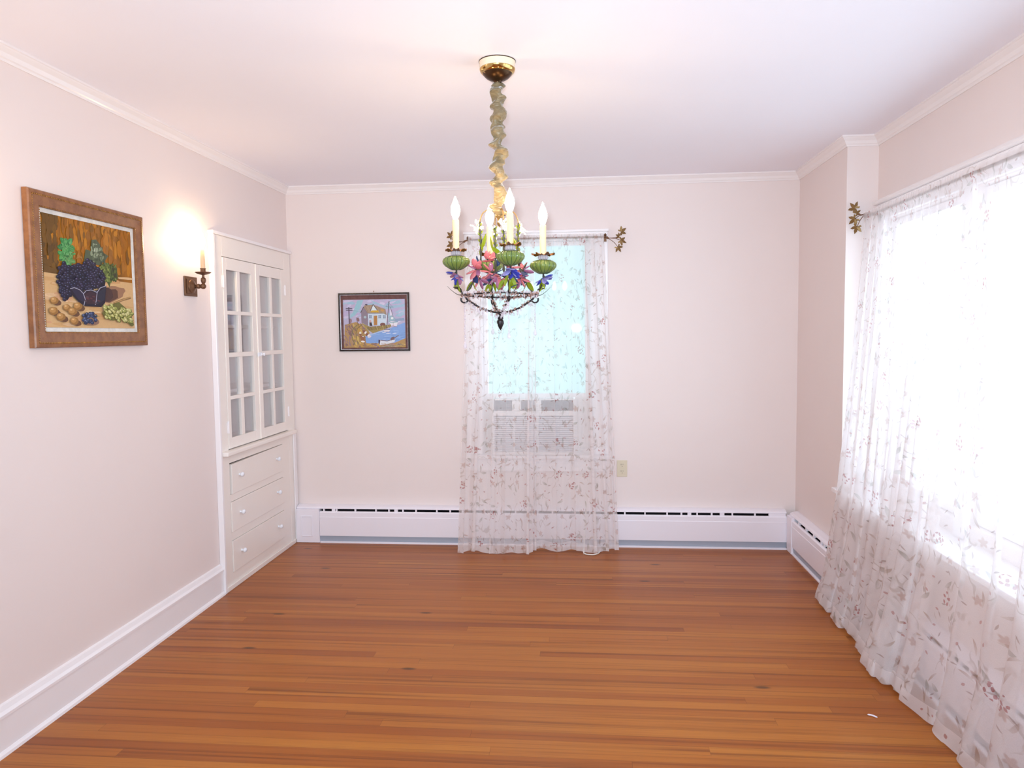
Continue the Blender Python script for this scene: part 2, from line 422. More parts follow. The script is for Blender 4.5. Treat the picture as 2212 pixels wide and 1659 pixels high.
def curtain_mat():
    b = NB('floral_sheer'); uv = b.n('ShaderNodeUVMap', uv_map='cloth').outputs[0]
    u, v, _ = b.sep(uv)
    def cells(scale, seed, rnd=1.0):
        p = b.vmath('ADD', b.vmath('SCALE', uv, None, scale), (seed, seed*1.7, 0.))
        vo = b.n('ShaderNodeTexVoronoi', voronoi_dimensions='2D', feature='F1'); b.put(vo.inputs['Vector'], p); b.put(vo.inputs['Scale'], 1.0); b.put(vo.inputs['Randomness'], rnd)
        d = b.vmath('SCALE', b.vmath('SUBTRACT', p, vo.outputs['Position']), None, 1/scale)
        c = b.sep(vo.outputs['Color'])
        return d, c
    def turned(d, ang):
        r = b.n('ShaderNodeVectorRotate', rotation_type='Z_AXIS'); b.put(r.inputs['Vector'], d); b.put(r.inputs['Angle'], ang)
        return b.sep(r.outputs[0])
    def leaf(d, c, L, w, keep):
        x, y, _ = turned(d, b.math('MULTIPLY', c[0], 6.28))
        q = b.math('DIVIDE', b.math('ADD', x, b.math('MULTIPLY', b.math('MULTIPLY', y, y), 14.)), L)
        e = b.math('SUBTRACT', b.math('MULTIPLY', b.math('SUBTRACT', 1., b.math('MULTIPLY', q, q)), w), b.math('ABSOLUTE', b.math('SUBTRACT', y, b.math('MULTIPLY', x, b.math('MULTIPLY', x, 5.)))))
        return b.math('MULTIPLY', b.ramp(e, -.0004, .0012), b.math('LESS_THAN', c[1], keep)), x
    col = lin('f3ecec'); a = 0.0
    # thin stems
    n1 = b.noise(b.vmath('MULTIPLY', uv, (11., 7., 1.)), 1, 1.5, .5).outputs[0]
    st = b.math('MULTIPLY', b.ramp(b.math('ABSOLUTE', b.math('SUBTRACT', n1, .5)), .005, .014, 1., 0.),
                b.ramp(b.noise(uv, 9, 1).outputs[0], .5, .56))
    lay = [(b.math('MULTIPLY', st, .42), lin('a08c72'))]
    # tan blossoms
    d, c = cells(8.5, 3.1)
    ang = b.n('ShaderNodeMath', operation='ARCTAN2'); xx, yy, _ = b.sep(d); b.put(ang.inputs[0], yy); b.put(ang.inputs[1], xx)
    rad = b.vmath('LENGTH', d); rad = rad.node.outputs['Value']
    pr = b.math('ADD', .0165, b.math('MULTIPLY', b.math('SINE', b.math('ADD', b.math('MULTIPLY', ang.outputs[0], 5.), b.math('MULTIPLY', c[0], 6.))), .004))
    bl = b.math('MULTIPLY', b.ramp(b.math('SUBTRACT', pr, rad), -.002, .006), b.math('LESS_THAN', c[1], .62))
    lay.append((b.math('MULTIPLY', bl, .55), lin('c0957c')))
    # sage leaves, brown leaves, small dark leaves
    d, c = cells(10, 7.7); l1, lx = leaf(d, c, .026, .0088, .50)
    lay.append((b.math('MULTIPLY', l1, b.ramp(lx, -.02, .02, .30, .66)), lin('969a87')))
    d, c = cells(12, 21.3); l2, lx = leaf(d, c, .029, .0055, .58)
    lay.append((b.math('MULTIPLY', l2, b.ramp(lx, -.02, .02, .28, .62)), lin('a98a68')))
    d, c = cells(18, 40.9); l3, lx = leaf(d, c, .014, .0032, .42)
    lay.append((b.math('MULTIPLY', l3, .6), lin('86664c')))
    # clusters of rust-red buds
    d, c = cells(5.2, 55.2)
    rc = b.vmath('LENGTH', d).node.outputs['Value']
    near = b.math('MULTIPLY', b.math('LESS_THAN', rc, .026), b.math('LESS_THAN', c[1], .62))
    d2, c2 = cells(60, 11.4, .9); l4, lx = leaf(d2, c2, .0085, .0050, .80)
    lay.append((b.math('MULTIPLY', b.math('MULTIPLY', l4, near), .9), lin('b3554e')))
    d, c = cells(17, 81.5); l5, lx = leaf(d, c, .0085, .0045, .24)
    lay.append((b.math('MULTIPLY', l5, .7), lin('bb6a5c')))
    tot = None; cc = col
    for f, k in lay:
        cc = b.mix(f, cc, k)
        tot = f if tot is None else b.math('MAXIMUM', tot, f)
    hem = b.math('LESS_THAN', v, .055)
    weave = b.noise(b.vmath('MULTIPLY', uv, (900., 220., 1.)), 1, 1).outputs[0]
    dens = b.math('ADD', b.math('ADD', CLOTH, b.math('MULTIPLY', b.math('SUBTRACT', weave, .5), .10)), b.math('MULTIPLY', hem, .18))
    dens = b.math('ADD', dens, b.math('MULTIPLY', tot, .16), clamp=True)
    df = b.n('ShaderNodeBsdfDiffuse'); b.put(df.inputs[0], b.mix(tot, cc, b.vmath('MULTIPLY', cc, (.82, .76, .74))))
    tl = b.n('ShaderNodeBsdfTranslucent'); b.put(tl.inputs[0], b.mix(.6, cc, lin('f4f0f0')))
    mm = b.n('ShaderNodeMixShader'); b.put(mm.inputs[0], .32); b.t.links.new(df.outputs[0], mm.inputs[1]); b.t.links.new(tl.outputs[0], mm.inputs[2])
    tp = b.n('ShaderNodeBsdfTransparent')
    x = b.n('ShaderNodeMixShader'); b.put(x.inputs[0], dens); b.t.links.new(tp.outputs[0], x.inputs[1]); b.t.links.new(mm.outputs[0], x.inputs[2])
    return b.done(x)
CLOTH = .53
M['curtain'] = curtain_mat()

# ================================================================== the room
T = .12
struct(box1(-.5, YF-T, -.1, W2+T, D+.5, 0).build('floor', M['floor'], origin=(0, 0, 0)), 'red-brown strip wood floor of narrow boards running across the room', 'floor')
struct(box1(-.5, YF-T, H, W2+T, D+T, H+.1).build('ceiling', M['ceil']), 'plain white plaster ceiling', 'ceiling')
b = MB()
CY0, CY1, CZ0, CZ1 = 3.955, 4.818, .06, 1.876
b.box(-T, YF, 0, 0, CY0, H).box(-T, CY1, 0, 0, D, H).box(-T, CY0, CZ1, 0, CY1, H).box(-T, CY0, 0, 0, CY1, CZ0)
struct(b.build('wall_left', M['wall']), 'pale beige pink left wall around the built-in cabinet', 'wall')
b = MB(); WX0, WX1, WZ0, WZ1 = 1.33, 2.07, .60, 2.052
b.box(-T, D, 0, WX0, D+T, H).box(WX1, D, 0, W2+T, D+T, H).box(WX0, D, WZ1, WX1, D+T, H).box(WX0, D, 0, WX1, D+T, WZ0)
struct(b.build('wall_back', M['wall']), 'pale beige pink far wall with the narrow curtained window', 'wall')
BW = [(3.19, 3.975), (1.72, 3.11), (.99, 1.62)]      # openings of the bay windows along y
BZ0, BZ1 = .63, 1.985
b = MB()
b.box(W, BAY1, 0, W2+T, D, H).box(W, YF, 0, W2+T, BAY0, H).box(W, BAY0, 0, W2+T, BAY1, .54)
b.box(W2, BAY0, BZ1, W2+T, BAY1, H).box(W2, BAY0, .54, W2+T, BAY1, BZ0)
ys = [BAY1]+[y for a in BW for y in (a[1], a[0])]+[BAY0]
for i in range(0, len(ys), 2): b.box(W2, ys[i+1], BZ0, W2+T, ys[i], BZ1)
struct(b.build('wall_right', M['wall']), 'peach beige right wall with the recessed bay', 'wall')
b = MB(); RX0, RX1, RZ0, RZ1 = .30, 3.10, .35, 2.25
b.box(-T, YF-T, 0, RX0, YF, H).box(RX1, YF-T, 0, W2+T, YF, H).box(RX0, YF-T, RZ1, RX1, YF, H).box(RX0, YF-T, 0, RX1, YF, RZ0)
struct(b.build('wall_front', M['wall']), 'wall behind the camera with a wide window added for fill light', 'wall')

# crown moulding, one mitred length per wall
prof = [(0, -.052), (.006, -.052), (.009, -.044), (.014, -.040), (.020, -.026), (.033, -.014), (.036, -.010), (.040, -.008), (.040, 0), (0, 0)]
path = [(0, YF), (0, D), (W, D), (W, BAY1), (W2, BAY1), (W2, BAY0), (W, BAY0), (W, YF)]
def crown_pt(i, d):
    p = Vector(path[i]); ns = []
    for a, c in ((i-1, i), (i, i+1)):
        if 0 <= a and c < len(path):
            t = (Vector(path[c])-Vector(path[a])).normalized(); ns.append(Vector((t.y, -t.x)))
    if len(ns) == 1: return p+ns[0]*d
    return p+(ns[0]+ns[1])*d/(1+ns[0].dot(ns[1]))
names = ['above the left wall', 'above the far wall', 'above the short right wall', 'on the end of the bay', 'above the bay window', 'at the near end of the bay', 'above the near right wall']
for i in range(len(path)-1):
    vs = []; n = len(prof)
    for j in (i, i+1):
        for d_, z in prof:
            q = crown_pt(j, d_); vs.append((q.x, q.y, H+z))
    b = MB().add(vs, [(k, (k+1) % n, n+(k+1) % n, n+k) for k in range(n)]+[tuple(range(n))[::-1], tuple(range(n, 2*n))])
    struct(b.build('trim_%d' % (i+1), M['crown']), 'white crown moulding '+names[i], 'moulding')
# left baseboard with cap and shoe
b = MB()
pf = [(0, 0), (.030, 0), (.028, .010), (.021, .018), (.018, .019), (.018, .128), (.024, .132), (.024, .142), (.016, .152), (.010, .168), (0, .172)]
b.prism(pf, lambda a, c, t: (a, t, c), YF, 3.843)
struct(b.build('baseboard_left', M['trim']), 'tall white baseboard along the left wall', 'baseboard')

# ------------------------------------------------------------------ windows
def sash(b, fn, a0, a1, z0, z1, d0, d1, st=.045):
    """frame of a sash: fn(a, d) -> x, y"""
    def bx(a, z, a_, z_):
        p, q = fn(a, d0), fn(a_, d1); b.box(p[0], p[1], z, q[0], q[1], z_)
    bx(a0, z0, a0+st, z1); bx(a1-st, z0, a1, z1); bx(a0+st, z1-st, a1-st, z1); bx(a0+st, z0, a1-st, z0+st)
def panebox(fn, a0, a1, z0, z1, d):
    p, q = fn(a0, d), fn(a1, d+.004); return box1(p[0], p[1], z0, q[0], q[1], z1)
# back window
w1 = struct(thing('window_1', (1.70, D, .6), '', ''), 'narrow white sash window in the far wall', 'window')
fb = lambda a, d: (a, D+d)
b = MB()
b.box(1.228, D-.02, .615, 1.335, D, 2.053).box(2.065, D-.02, .615, 2.178, D, 2.053).box(1.228, D-.022, 2.053, 2.178, D, 2.09)
b.box(1.222, D-.032, 2.09, 2.184, D, 2.106)
b.build('casing', M['trim'], w1, bevel=.002)
box1(1.21, D-.055, .59, 2.196, D+.08, .614).build('sill', M['trim'], w1, bevel=.003)
box1(1.24, D-.018, .50, 2.166, D, .589).build('apron', M['trim'], w1, bevel=.002)
b = MB(); b.box(WX0, D, .614, WX0+.012, D+T, WZ1).box(WX1-.012, D, .614, WX1, D+T, WZ1).box(WX0+.012, D, WZ1-.012, WX1-.012, D+T, WZ1)
b.build('jamb', M['trim'], w1)
b = MB(); sash(b, fb, WX0+.013, WX1-.013, .995, 2.038, .035, .065, .028); us = b.build('sash', M['trim'], w1, bevel=.002)
panebox(fb, WX0+.041, WX1-.041, 1.023, 2.010, .048).build('glass_pane', M['glass'], us)
# bay windows
fr = lambda a, d: (W2+d, a)
for k, (a0, a1) in enumerate(BW):
    w = struct(thing('window_%d' % (k+2), (W2, (a0+a1)/2, BZ0), '', ''), ['far side window of the bay', 'wide middle window of the bay', 'near side window of the bay'][k], 'window')
    b = MB(); sash(b, fr, a0+.002, a1-.002, BZ0+.002, BZ1-.002, .03, .07, .035); sa = b.build('sash', M['trim'], w, bevel=.002)
    panebox(fr, a0+.037, a1-.037, BZ0+.037, BZ1-.037, .048).build('glass_pane', M['glass'], sa)
b = MB()
b.box(W2-.02, 3.975, .567, W2, 4.06, 1.99).box(W2-.02, 3.11, .567, W2, 3.19, 1.99).box(W2-.02, 1.62, .567, W2, 1.72, 1.99).box(W2-.02, .90, .567, W2, .99, 1.99)
b.box(W2-.022, .90, 1.99, W2, 4.06, 2.072)
struct(b.build('trim_8', M['trim'], bevel=.002), 'flat white casing around the bay windows', 'casing')
struct(box1(W2-.04, .89, 2.0725, W2, 4.07, 2.094).build('trim_9', M['crown'], bevel=.006), 'white cap moulding on top of the bay window casing', 'moulding')
struct(box1(W-.032, BAY0, .5405, W2-.001, BAY1-.001, .566).box(W-.032, BAY1-.001, .5405, W-.0005, BAY1+.06, .566).build('trim_10', M['trim'], bevel=.004), 'deep white stool board along the bay windows', 'stool board')
w5 = struct(thing('window_5', (1.7, YF, RZ0), '', ''), 'wide unseen window added behind the camera for daylight fill', 'window')  # invented window out of view, put in to fill the room with daylight
fz = lambda a, d: (a, YF-d)
b = MB(); sash(b, fz, RX0+.002, RX1-.002, RZ0+.002, RZ1-.002, .03, .07, .06); sa = b.build('sash', M['trim'], w5)
panebox(fz, RX0+.06, RX1-.06, RZ0+.06, RZ1-.06, .045).build('glass_pane', M['glass'], sa)

# ================================================================== baseboard heaters
def heater(name, fn, L, slots, label, endcap, a0_=0):
    """fn(a, d, z) -> point: a along the wall, d out of the wall"""
    t = thing(name, fn(L/2, 0, 0), label, 'heater', 'baseboard heaters')
    ex = lambda pf, a0, a1, nm, mat, par=t, bv=0: MB().prism(pf, lambda d, z, s: fn(s, d, z), a0, a1).build(nm, mat, par, bevel=bv)
    e = endcap
    ex([(.001, .012), (.010, .012), (.010, .236), (.001, .236)], a0_, L, 'back_plate', M['dark'])  # coloured near-black so the slots look like shaded openings
    ex([(.001, .236), (.054, .236), (.056, .239), (.052, .246), (.040, .252), (.012, .258), (.001, .258)], a0_, L, 'top_cap', M['heat'])
    ex([(.050, .052), (.066, .050), (.068, .180), (.066, .184), (.066, .212), (.058, .220), (.050, .220)], e, L, 'front_cover', M['heat'])
    ex([(.046, .012), (.056, .012), (.060, .048), (.050, .0515), (.046, .050)], e, L, 'damper', M['damper'])
    ex([(.020, 0), (.068, 0), (.068, .007), (.058, .011), (.020, .011)], e, L, 'bottom_lip', M['heat'])
    for a0, a1 in slots: ex([(.040, .220), (.056, .220), (.056, .236), (.040, .236)], a0, a1, 'slot_bracket', M['heat'])
    return t
fbk = lambda a, d, z: (a, D-d, z)
S_ = [.221,.230,.283,.307,.313,.321,.443,.453,.589,.598,.680,.689,.722,.746,.777,.787,.868,.878,1.012,1.022,1.104,1.114,1.19,1.20,1.34,1.35,1.43,1.47,1.55,1.56,1.70,1.71,1.80,1.81,1.95,1.96,2.05,2.06,2.16,2.17,2.28,2.29,2.414,2.422,2.558,2.567,2.650,2.661,2.696,2.719,2.753,2.762,2.846,2.857,2.904,2.933,2.980,2.989,3.125,3.134,3.217,3.325]
hb = heater('baseboard_heater', fbk, 3.33, list(zip(S_[::2], S_[1::2])), 'long white baseboard heater along the far wall behind the curtains', .198, .034)
# panelled end box at the left end
b = MB(); b.box(.034, D-.070, .002, .196, D-.0115, .2355); ec = b.build('end_box', M['heat'], hb, bevel=.002)
b = MB(); y0 = D-.0745
b.box(.066, y0, .045, .074, D-.0705, .190).box(.142, y0, .045, .150, D-.0705, .190).box(.0745, y0, .182, .1415, D-.0705, .190).box(.0745, y0, .045, .1415, D-.0705, .053)
b.build('panel_moulding', M['heat'], ec, bevel=.002)
L_R = 4.868-.9
frt = lambda a, d, z: (W-d, 4.868-a, z)
sl = [(0, .10)]; a = .10
for w_ in (.09, .13, .13, .12, .033, .055, .055, .10, .13, .13, .13, .05, .05)*3:
    if a+w_+.02 > L_R: break
    sl.append((a+w_, a+w_+.016)); a += w_+.016
hr = heater('baseboard_heater', frt, L_R, sl, 'white baseboard heater along the right wall running behind the bay curtains', .10)
MB().prism([(.011, .001), (.072, .001), (.072, .235), (.011, .235)], lambda d, z, s: frt(s, d, z), 0, .098).build('end_box', M['heat'], hr, bevel=.002)

# ================================================================== built-in cabinet
cab = thing('built_in_cabinet', (0, 4.385, 0), 'white built-in china cabinet with two glazed doors over three drawers in the left wall corner', 'cabinet')
F = .020
b = MB()
b.box(.0005, 3.866, 0, F, 3.957, 1.985).box(.0005, 4.818, 0, F, 4.925, 1.985).box(.0005, 3.958, 1.874, F, 4.817, 1.985)
b.build('casing', M['cab'], cab, bevel=.0015)
box1(.0005, 3.845, 0, .031, 3.865, 1.985).build('back_band', M['trim'], cab, bevel=.003)
box1(.0005, 3.843, 1.9855, .034, 4.930, 2.003).build('head_moulding', M['trim'], cab, bevel=.003)
box1(F+.0005, 4.880, 0, .030, 4.925, .764).build('corner_board', M['trim'], cab, bevel=.003)
box1(.001, 3.868, .7645, .060, 4.870, .790).build('ledge', M['cab'], cab, bevel=.006)
# face frame round the drawers
DZ = [(.535, .715), (.318, .494), (.088, .271)]; DY0, DY1 = 3.960, 4.705
b = MB()
b.box(.0005, DY1, .0, F-.001, 4.817, .764).box(.0005, 3.9575, 0, F-.001, 3.9595, .764)
for z0, z1 in ((0, .088), (.271, .318), (.494, .535), (.715, .764)): b.box(.0005, DY0, z0, F-.001, DY1, z1)
b.build('face_frame', M['cab'], cab)
box1(F+.0005, 3.87, 0, .030, 4.88, .028).build('toe_board', M['cab'], cab, bevel=.003)
def drawer(z0, z1, tilt):
    g = .0025
    b = MB(); gl = .0140 if tilt else g
    vs = [(.002, DY0+gl, z0+.001), (.002, DY1-g, z0+g), (.002, DY1-g, z1-g), (.002, DY0+gl, z1-(.009 if tilt else g))]
    vs = vs+[(F+(.006 if tilt else .004), y, z) for _, y, z in vs]
    b.add(vs, [(0, 1, 2, 3), (7, 6, 5, 4), (0, 4, 5, 1), (1, 5, 6, 2), (2, 6, 7, 3), (3, 7, 4, 0)])
    d = b.build('drawer', M['cab'], cab, bevel=.0015)
    zc = (z0+z1)/2+.008
    for y in (4.064, 4.592):
        MB().lathe([(.0075, 0), (.006, .006), (.0085, .012), (.0135, .017), (.0135, .023), (.010, .028), (0, .030)], (F+.004, y, zc), 20, 'X').build('knob', M['porc'], d, smooth=60)
    return d
for i, (z0, z1) in enumerate(DZ): drawer(z0, z1, i == 0)
b = MB(); b.box(-.30, CY0+.002, CZ0+.002, -.06, CY1-.002, .764); b.build('drawer_bay_shade', M['dark'], cab)  # solid dark block in place of the shade behind the drawer gaps
# interior of the glazed part
b = MB()
b.box(-.33, CY0+.001, .766, -.32, CY1-.001, CZ1-.001).box(-.3195, CY0+.001, .766, -.0005, CY0+.011, CZ1-.001).box(-.3195, CY1-.011, .766, -.0005, CY1-.001, CZ1-.001)
b.box(-.3195, CY0+.0115, CZ1-.013, -.0005, CY1-.0115, CZ1-.001).box(-.3195, CY0+.0115, .766, -.0005, CY1-.0115, .790)
b.build('interior', M['cabin'], cab)
for z in (1.50, 1.12): box1(-.319, CY0+.012, z-.02, -.045, CY1-.012, z).build('shelf', M['cabin'], cab, bevel=.002)
def door(y0, y1, py, name='door'):
    X0, X1 = -.004, F+.003
    zr = [(1.803, 1.870), (1.553, 1.574), (1.312, 1.338), (1.072, 1.093), (.796, .856)]
    b = MB()
    b.box(X0, y0, .796, X1, py[0], 1.870).box(X0, py[3], .796, X1, y1, 1.870)
    for k, (z0, z1) in enumerate(zr): b.box(X0, py[0], z0, X1, py[3], z1)
    for k in range(4): b.box(X0+.002, py[1], zr[k+1][1], X1-.001, py[2], zr[k][0])
    d = b.build(name, M['cab'], cab, bevel=.0015)
    for k in range(4):
        for a0, a1 in ((py[0], py[1]), (py[2], py[3])):
            box1(.004, a0+.0005, zr[k+1][1]+.0005, .007, a1-.0005, zr[k][0]-.0005).build('glass_pane', M['cabglass'], d)
    return d
d1 = door(3.960, 4.376, (3.998, 4.128, 4.166, 4.312))
d2 = door(4.380, 4.814, (4.432, 4.580, 4.612, 4.760))
b = MB(); b.box(F+.003, 4.366, .797, F+.010, 4.392, 1.868); b.build('astragal', M['cab'], d1, bevel=.002)
b = MB().box(F+.0105, 4.350, 1.306, F+.016, 4.408, 1.330); b.lathe([(.006, 0), (.005, .010), (.011, .016), (.010, .022), (0, .025)], (F+.016, 4.392, 1.318), 16, 'X')
b.build('latch', M['porc'], d1, bevel=.001, smooth=40)
for d_, y in ((d1, 3.956), (d2, 4.818)):
    for z in (1.735, .92):
        MB().box(F+.0006, y-.011, z-.032, F+.0035, y+.011, z+.032).lathe([(.0045, -.034), (.0045, .034)], (F+.006, y, z), 10).build('hinge', M['trim'], d_, smooth=40)

# ================================================================== paintings
def homography(q):
    A = []; B = []
    for (x, y), (u, v) in zip(q, ((0, 0), (1, 0), (1, 1), (0, 1))):
        A.append([x, y, 1, 0, 0, 0, -u*x, -u*y]); B.append(u); A.append([0, 0, 0, x, y, 1, -v*x, -v*y]); B.append(v)
    h = np.linalg.solve(np.array(A, float), np.array(B, float)); return np.append(h, 1).reshape(3, 3)
class Art:
    def __init__(s, quad, P0, du, dv, nrm):
        s.Hm = homography(quad); s.b = MB(); s.P0, s.du, s.dv, s.n = Vector(P0), Vector(du), Vector(dv), Vector(nrm); s.k = 0
    def uv(s, p):
        q = s.Hm @ np.array([p[0], p[1], 1.0]); return min(max(q[0]/q[2], 0), 1), min(max(q[1]/q[2], 0), 1)
    def put(s, uvs, col):
        s.b.col = lin(col); s.k += 1
        vs = [s.P0+s.du*u+s.dv*v+s.n*(s.k*7e-6) for u, v in uvs]
        s.b.add(vs, [tuple(range(len(vs)))])
    def poly(s, pts, col): s.put([s.uv(p) for p in pts], col)
    def raw(s, u0, v0, u1, v1, col): s.put([(u0, v0), (u1, v0), (u1, v1), (u0, v1)], col)
    def ell(s, x, y, rx, ry, col, rot=0, n=14, jag=0):
        c, t = math.cos(rot), math.sin(rot); pts = []
        for k in range(n):
            a = 2*PI*k/n; j = 1+random.uniform(-jag, jag)
            ex, ey = rx*j*math.cos(a), ry*j*math.sin(a); pts.append((x+ex*c-ey*t, y+ex*t+ey*c))
        s.poly(pts, col)
    def line(s, pts, w, col):
        for (x0, y0), (x1, y1) in zip(pts, pts[1:]):
            d = Vector((x1-x0, y1-y0)); L = d.length or 1; nx, ny = -d.y/L*w/2, d.x/L*w/2
            s.poly([(x0+nx, y0+ny), (x1+nx, y1+ny), (x1-nx, y1-ny), (x0-nx, y0-ny)], col)
def blend(a, c, t):
    A = [int(a[i:i+2], 16) for i in (0, 2, 4)]; C = [int(c[i:i+2], 16) for i in (0, 2, 4)]
    return '%02x%02x%02x' % tuple(int(max(0, min(255, p+(q-p)*t))) for p, q in zip(A, C))

def picture_frame(parent, fn, a0, a1, z0, z1, pf, mat, name, bevel=0):
    """pf: profile (inset, depth); fn(a, d, z)"""
    n = len(pf); vs = []
    for ca, cz, sa, sz in ((a0, z0, 1, 1), (a1, z0, -1, 1), (a1, z1, -1, -1), (a0, z1, 1, -1)):
        for i_, d_ in pf: vs.append(fn(ca+sa*i_, d_, cz+sz*i_))
    fs = []
    for k in range(4):
        o, q = k*n, ((k+1) % 4)*n
        for j in range(n): fs.append((o+j, o+(j+1) % n, q+(j+1) % n, q+j))
    return MB().add(vs, fs).build(name, mat, parent)
# --- still life on the left wall
fl = lambda a, d, z: (d, a, z)
pt = thing('framed_painting', (0, 2.862, 1.392), 'brown wooden framed still life of grapes in a dark bowl on the left wall', 'painting')
picture_frame(pt, fl, 2.511, 3.213, 1.392, 1.970, [(0, .002), (0, .022), (.004, .027), (.014, .029), (.018, .027), (.055, .024), (.060, .020), (.060, .002)], M['frame_wood'], 'frame')
for a0, z0, a1, z1 in ((2.511, 1.392, 3.213, 1.970), ):
    for i_, dd, r in ((.018, .029, .0021), (.058, .0235, .0017)):
        b = MB(); p = [(a0+i_, z0+i_), (a1-i_, z0+i_), (a1-i_, z1-i_), (a0+i_, z1-i_)]
        for (s0, t0), (s1, t1) in zip(p, p[1:]+p[:1]):
            N = int(max(abs(s1-s0), abs(t1-t0))/.0085)
            for k in range(N): b.ell(fl(s0+(s1-s0)*(k+.5)/N, dd, t0+(t1-t0)*(k+.5)/N), r, r*1.3, r*1.3, 6, 4)
        b.build('beaded_edge', M['frame_gilt'], pt, smooth=60)
picture_frame(pt, fl, 2.5715, 3.1525+.000, 1.4525, 1.9095, [(0, .003), (0, .014), (.016, .011), (.016, .003)], M['frame_liner'], 'liner')
A = Art([(285, 305), (1090, 480), (1113, 1402), (305, 1405)], (.0105, 2.5875, 1.8935), (0, .549, 0), (0, 0, -.425), (1, 0, 0))
A.raw(0, 0, 1, 1, 'b07c3c')
N = 46
for k in range(N):
    t = k/N; c = blend('7d5113', 'b06e12', .5+.5*math.sin(k*.9+math.sin(k*.37)*2)*random.uniform(.5, 1))
    if t < .12: c = blend(c, '4d3a1c', .5)
    A.raw(t, 0, min(1, t+1/N+.004), .56, c)
for k in range(260):
    x, y = random.uniform(290, 1085), random.uniform(330, 900)
    A.ell(x, y, random.uniform(8, 20), random.uniform(30, 90), random.choice(['a3630f', 'b37215', '8f5a16', 'a86c1c', '96601a', 'bb7a1a', '7d5216']), random.uniform(-.08, .08), 10, .2)
for k in range(50):
    x, y = random.uniform(290, 430), random.uniform(330, 860)
    A.ell(x, y, random.uniform(12, 26), random.uniform(30, 80), random.choice(['6b4a1a', '75511a', '5d421c']), 0, 10, .2)
A.poly([(287, 800), (420, 850), (420, 895), (287, 880)], '6a4c22')
TB = [(287, 872), (420, 890), (700, 920), (1100, 965), (1118, 1410), (300, 1410)]
A.poly(TB, 'd3ad7a')
for k in range(60):
    x = random.uniform(300, 1080); y = random.uniform(910, 1390)
    A.ell(x, y, random.uniform(40, 110), random.uniform(8, 24), random.choice(['dcb888', 'cda26c', 'd8b48a', 'c99a66', 'e0c096', 'cf9f78']), .08, 14, .15)
A.ell(900, 1075, 130, 75, '9a7357', -.25, 18, .1); A.ell(880, 1090, 95, 60, '5d4034', -.3, 18, .1); A.ell(850, 1080, 70, 70, '4a3230', 0, 16, .08)
A.line([(925, 1165), (1000, 1130), (1080, 1105)], 22, '8a6a44'); A.line([(930, 1158), (1080, 1098)], 8, 'c0985f')
# leaves behind
def vine_leaf(cx, cy, r, cols, rot=0):
    for j in range(5):
        a = rot+j*2*PI/5
        A.ell(cx+r*.55*math.cos(a), cy+r*.6*math.sin(a), r*.55, r*.36, cols[j % len(cols)], a, 12, .16)
    A.ell(cx, cy, r*.5, r*.5, cols[0], 0, 12, .1)
    for j in range(5):
        a = rot+j*2*PI/5; A.line([(cx, cy), (cx+r*.9*math.cos(a), cy+r*.95*math.sin(a))], 4, blend(cols[0], 'c8d8a8', .35))
vine_leaf(505, 620, 75, ['3f8a4c', '4a9a58', '347a44'], .4); vine_leaf(490, 705, 65, ['47904a', '5aa25a'], 1.0); vine_leaf(525, 760, 60, ['5a8f4e', '3f7a40'], .2)
A.poly([(660, 770), (680, 650), (725, 665), (735, 560), (775, 555), (810, 600), (825, 670), (885, 710), (850, 760), (800, 800), (740, 790)], '4f5a44')
A.poly([(720, 690), (745, 590), (785, 600), (800, 690), (770, 740)], '8d9a80'); A.poly([(750, 670), (765, 610), (780, 690)], 'b3bfa6')
A.line([(765, 570), (770, 760)], 5, '3a4434')
A.poly([(790, 820), (850, 770), (960, 820), (965, 930), (925, 955), (905, 930), (890, 1010), (865, 960), (815, 940)], '4b5a2c')
A.poly([(810, 840), (860, 790), (900, 830), (890, 900), (840, 930)], '7a8a44'); A.poly([(905, 820), (955, 830), (955, 920), (915, 930)], '3b3a26')
for k in range(12): A.line([(825+k*8, 800+(k % 3)*12), (845+k*8, 940-(k % 4)*15)], 4, random.choice(['93a058', '62703a', '36421f']))
for k in range(60):
    x, y = random.uniform(690, 860), random.uniform(590, 790)
    if abs(x-775) < 20+(y-560)*.42: A.ell(x, y, random.uniform(5, 11), random.uniform(12, 26), random.choice(['5d6850', '6f7d62', '46523c', '8a977a', '525e48', '3d4836']), random.uniform(-.6, .6), 8, .25)
for k in range(70):
    x, y = random.uniform(805, 950), random.uniform(790, 950)
    A.ell(x, y, random.uniform(4, 10), random.uniform(10, 24), random.choice(['5f6e34', '72823f', '465426', '88964e', '3c4622', '55622e']), random.uniform(-.7, .7), 8, .25)
for k in range(70):
    x, y = random.uniform(435, 575), random.uniform(560, 800)
    if ((x-505)/72)**2+((y-680)/125)**2 < 1: A.ell(x, y, random.uniform(5, 11), random.uniform(9, 18), random.choice(['3f8a4c', '57a05c', '2f6e3e', '4a9450', '6aa868']), random.uniform(0, 3), 8, .25)
for k in range(7): A.line([(590+k*8, 745-k*5), (610+k*6, 690+k*10)], 3, 'b58a4a')
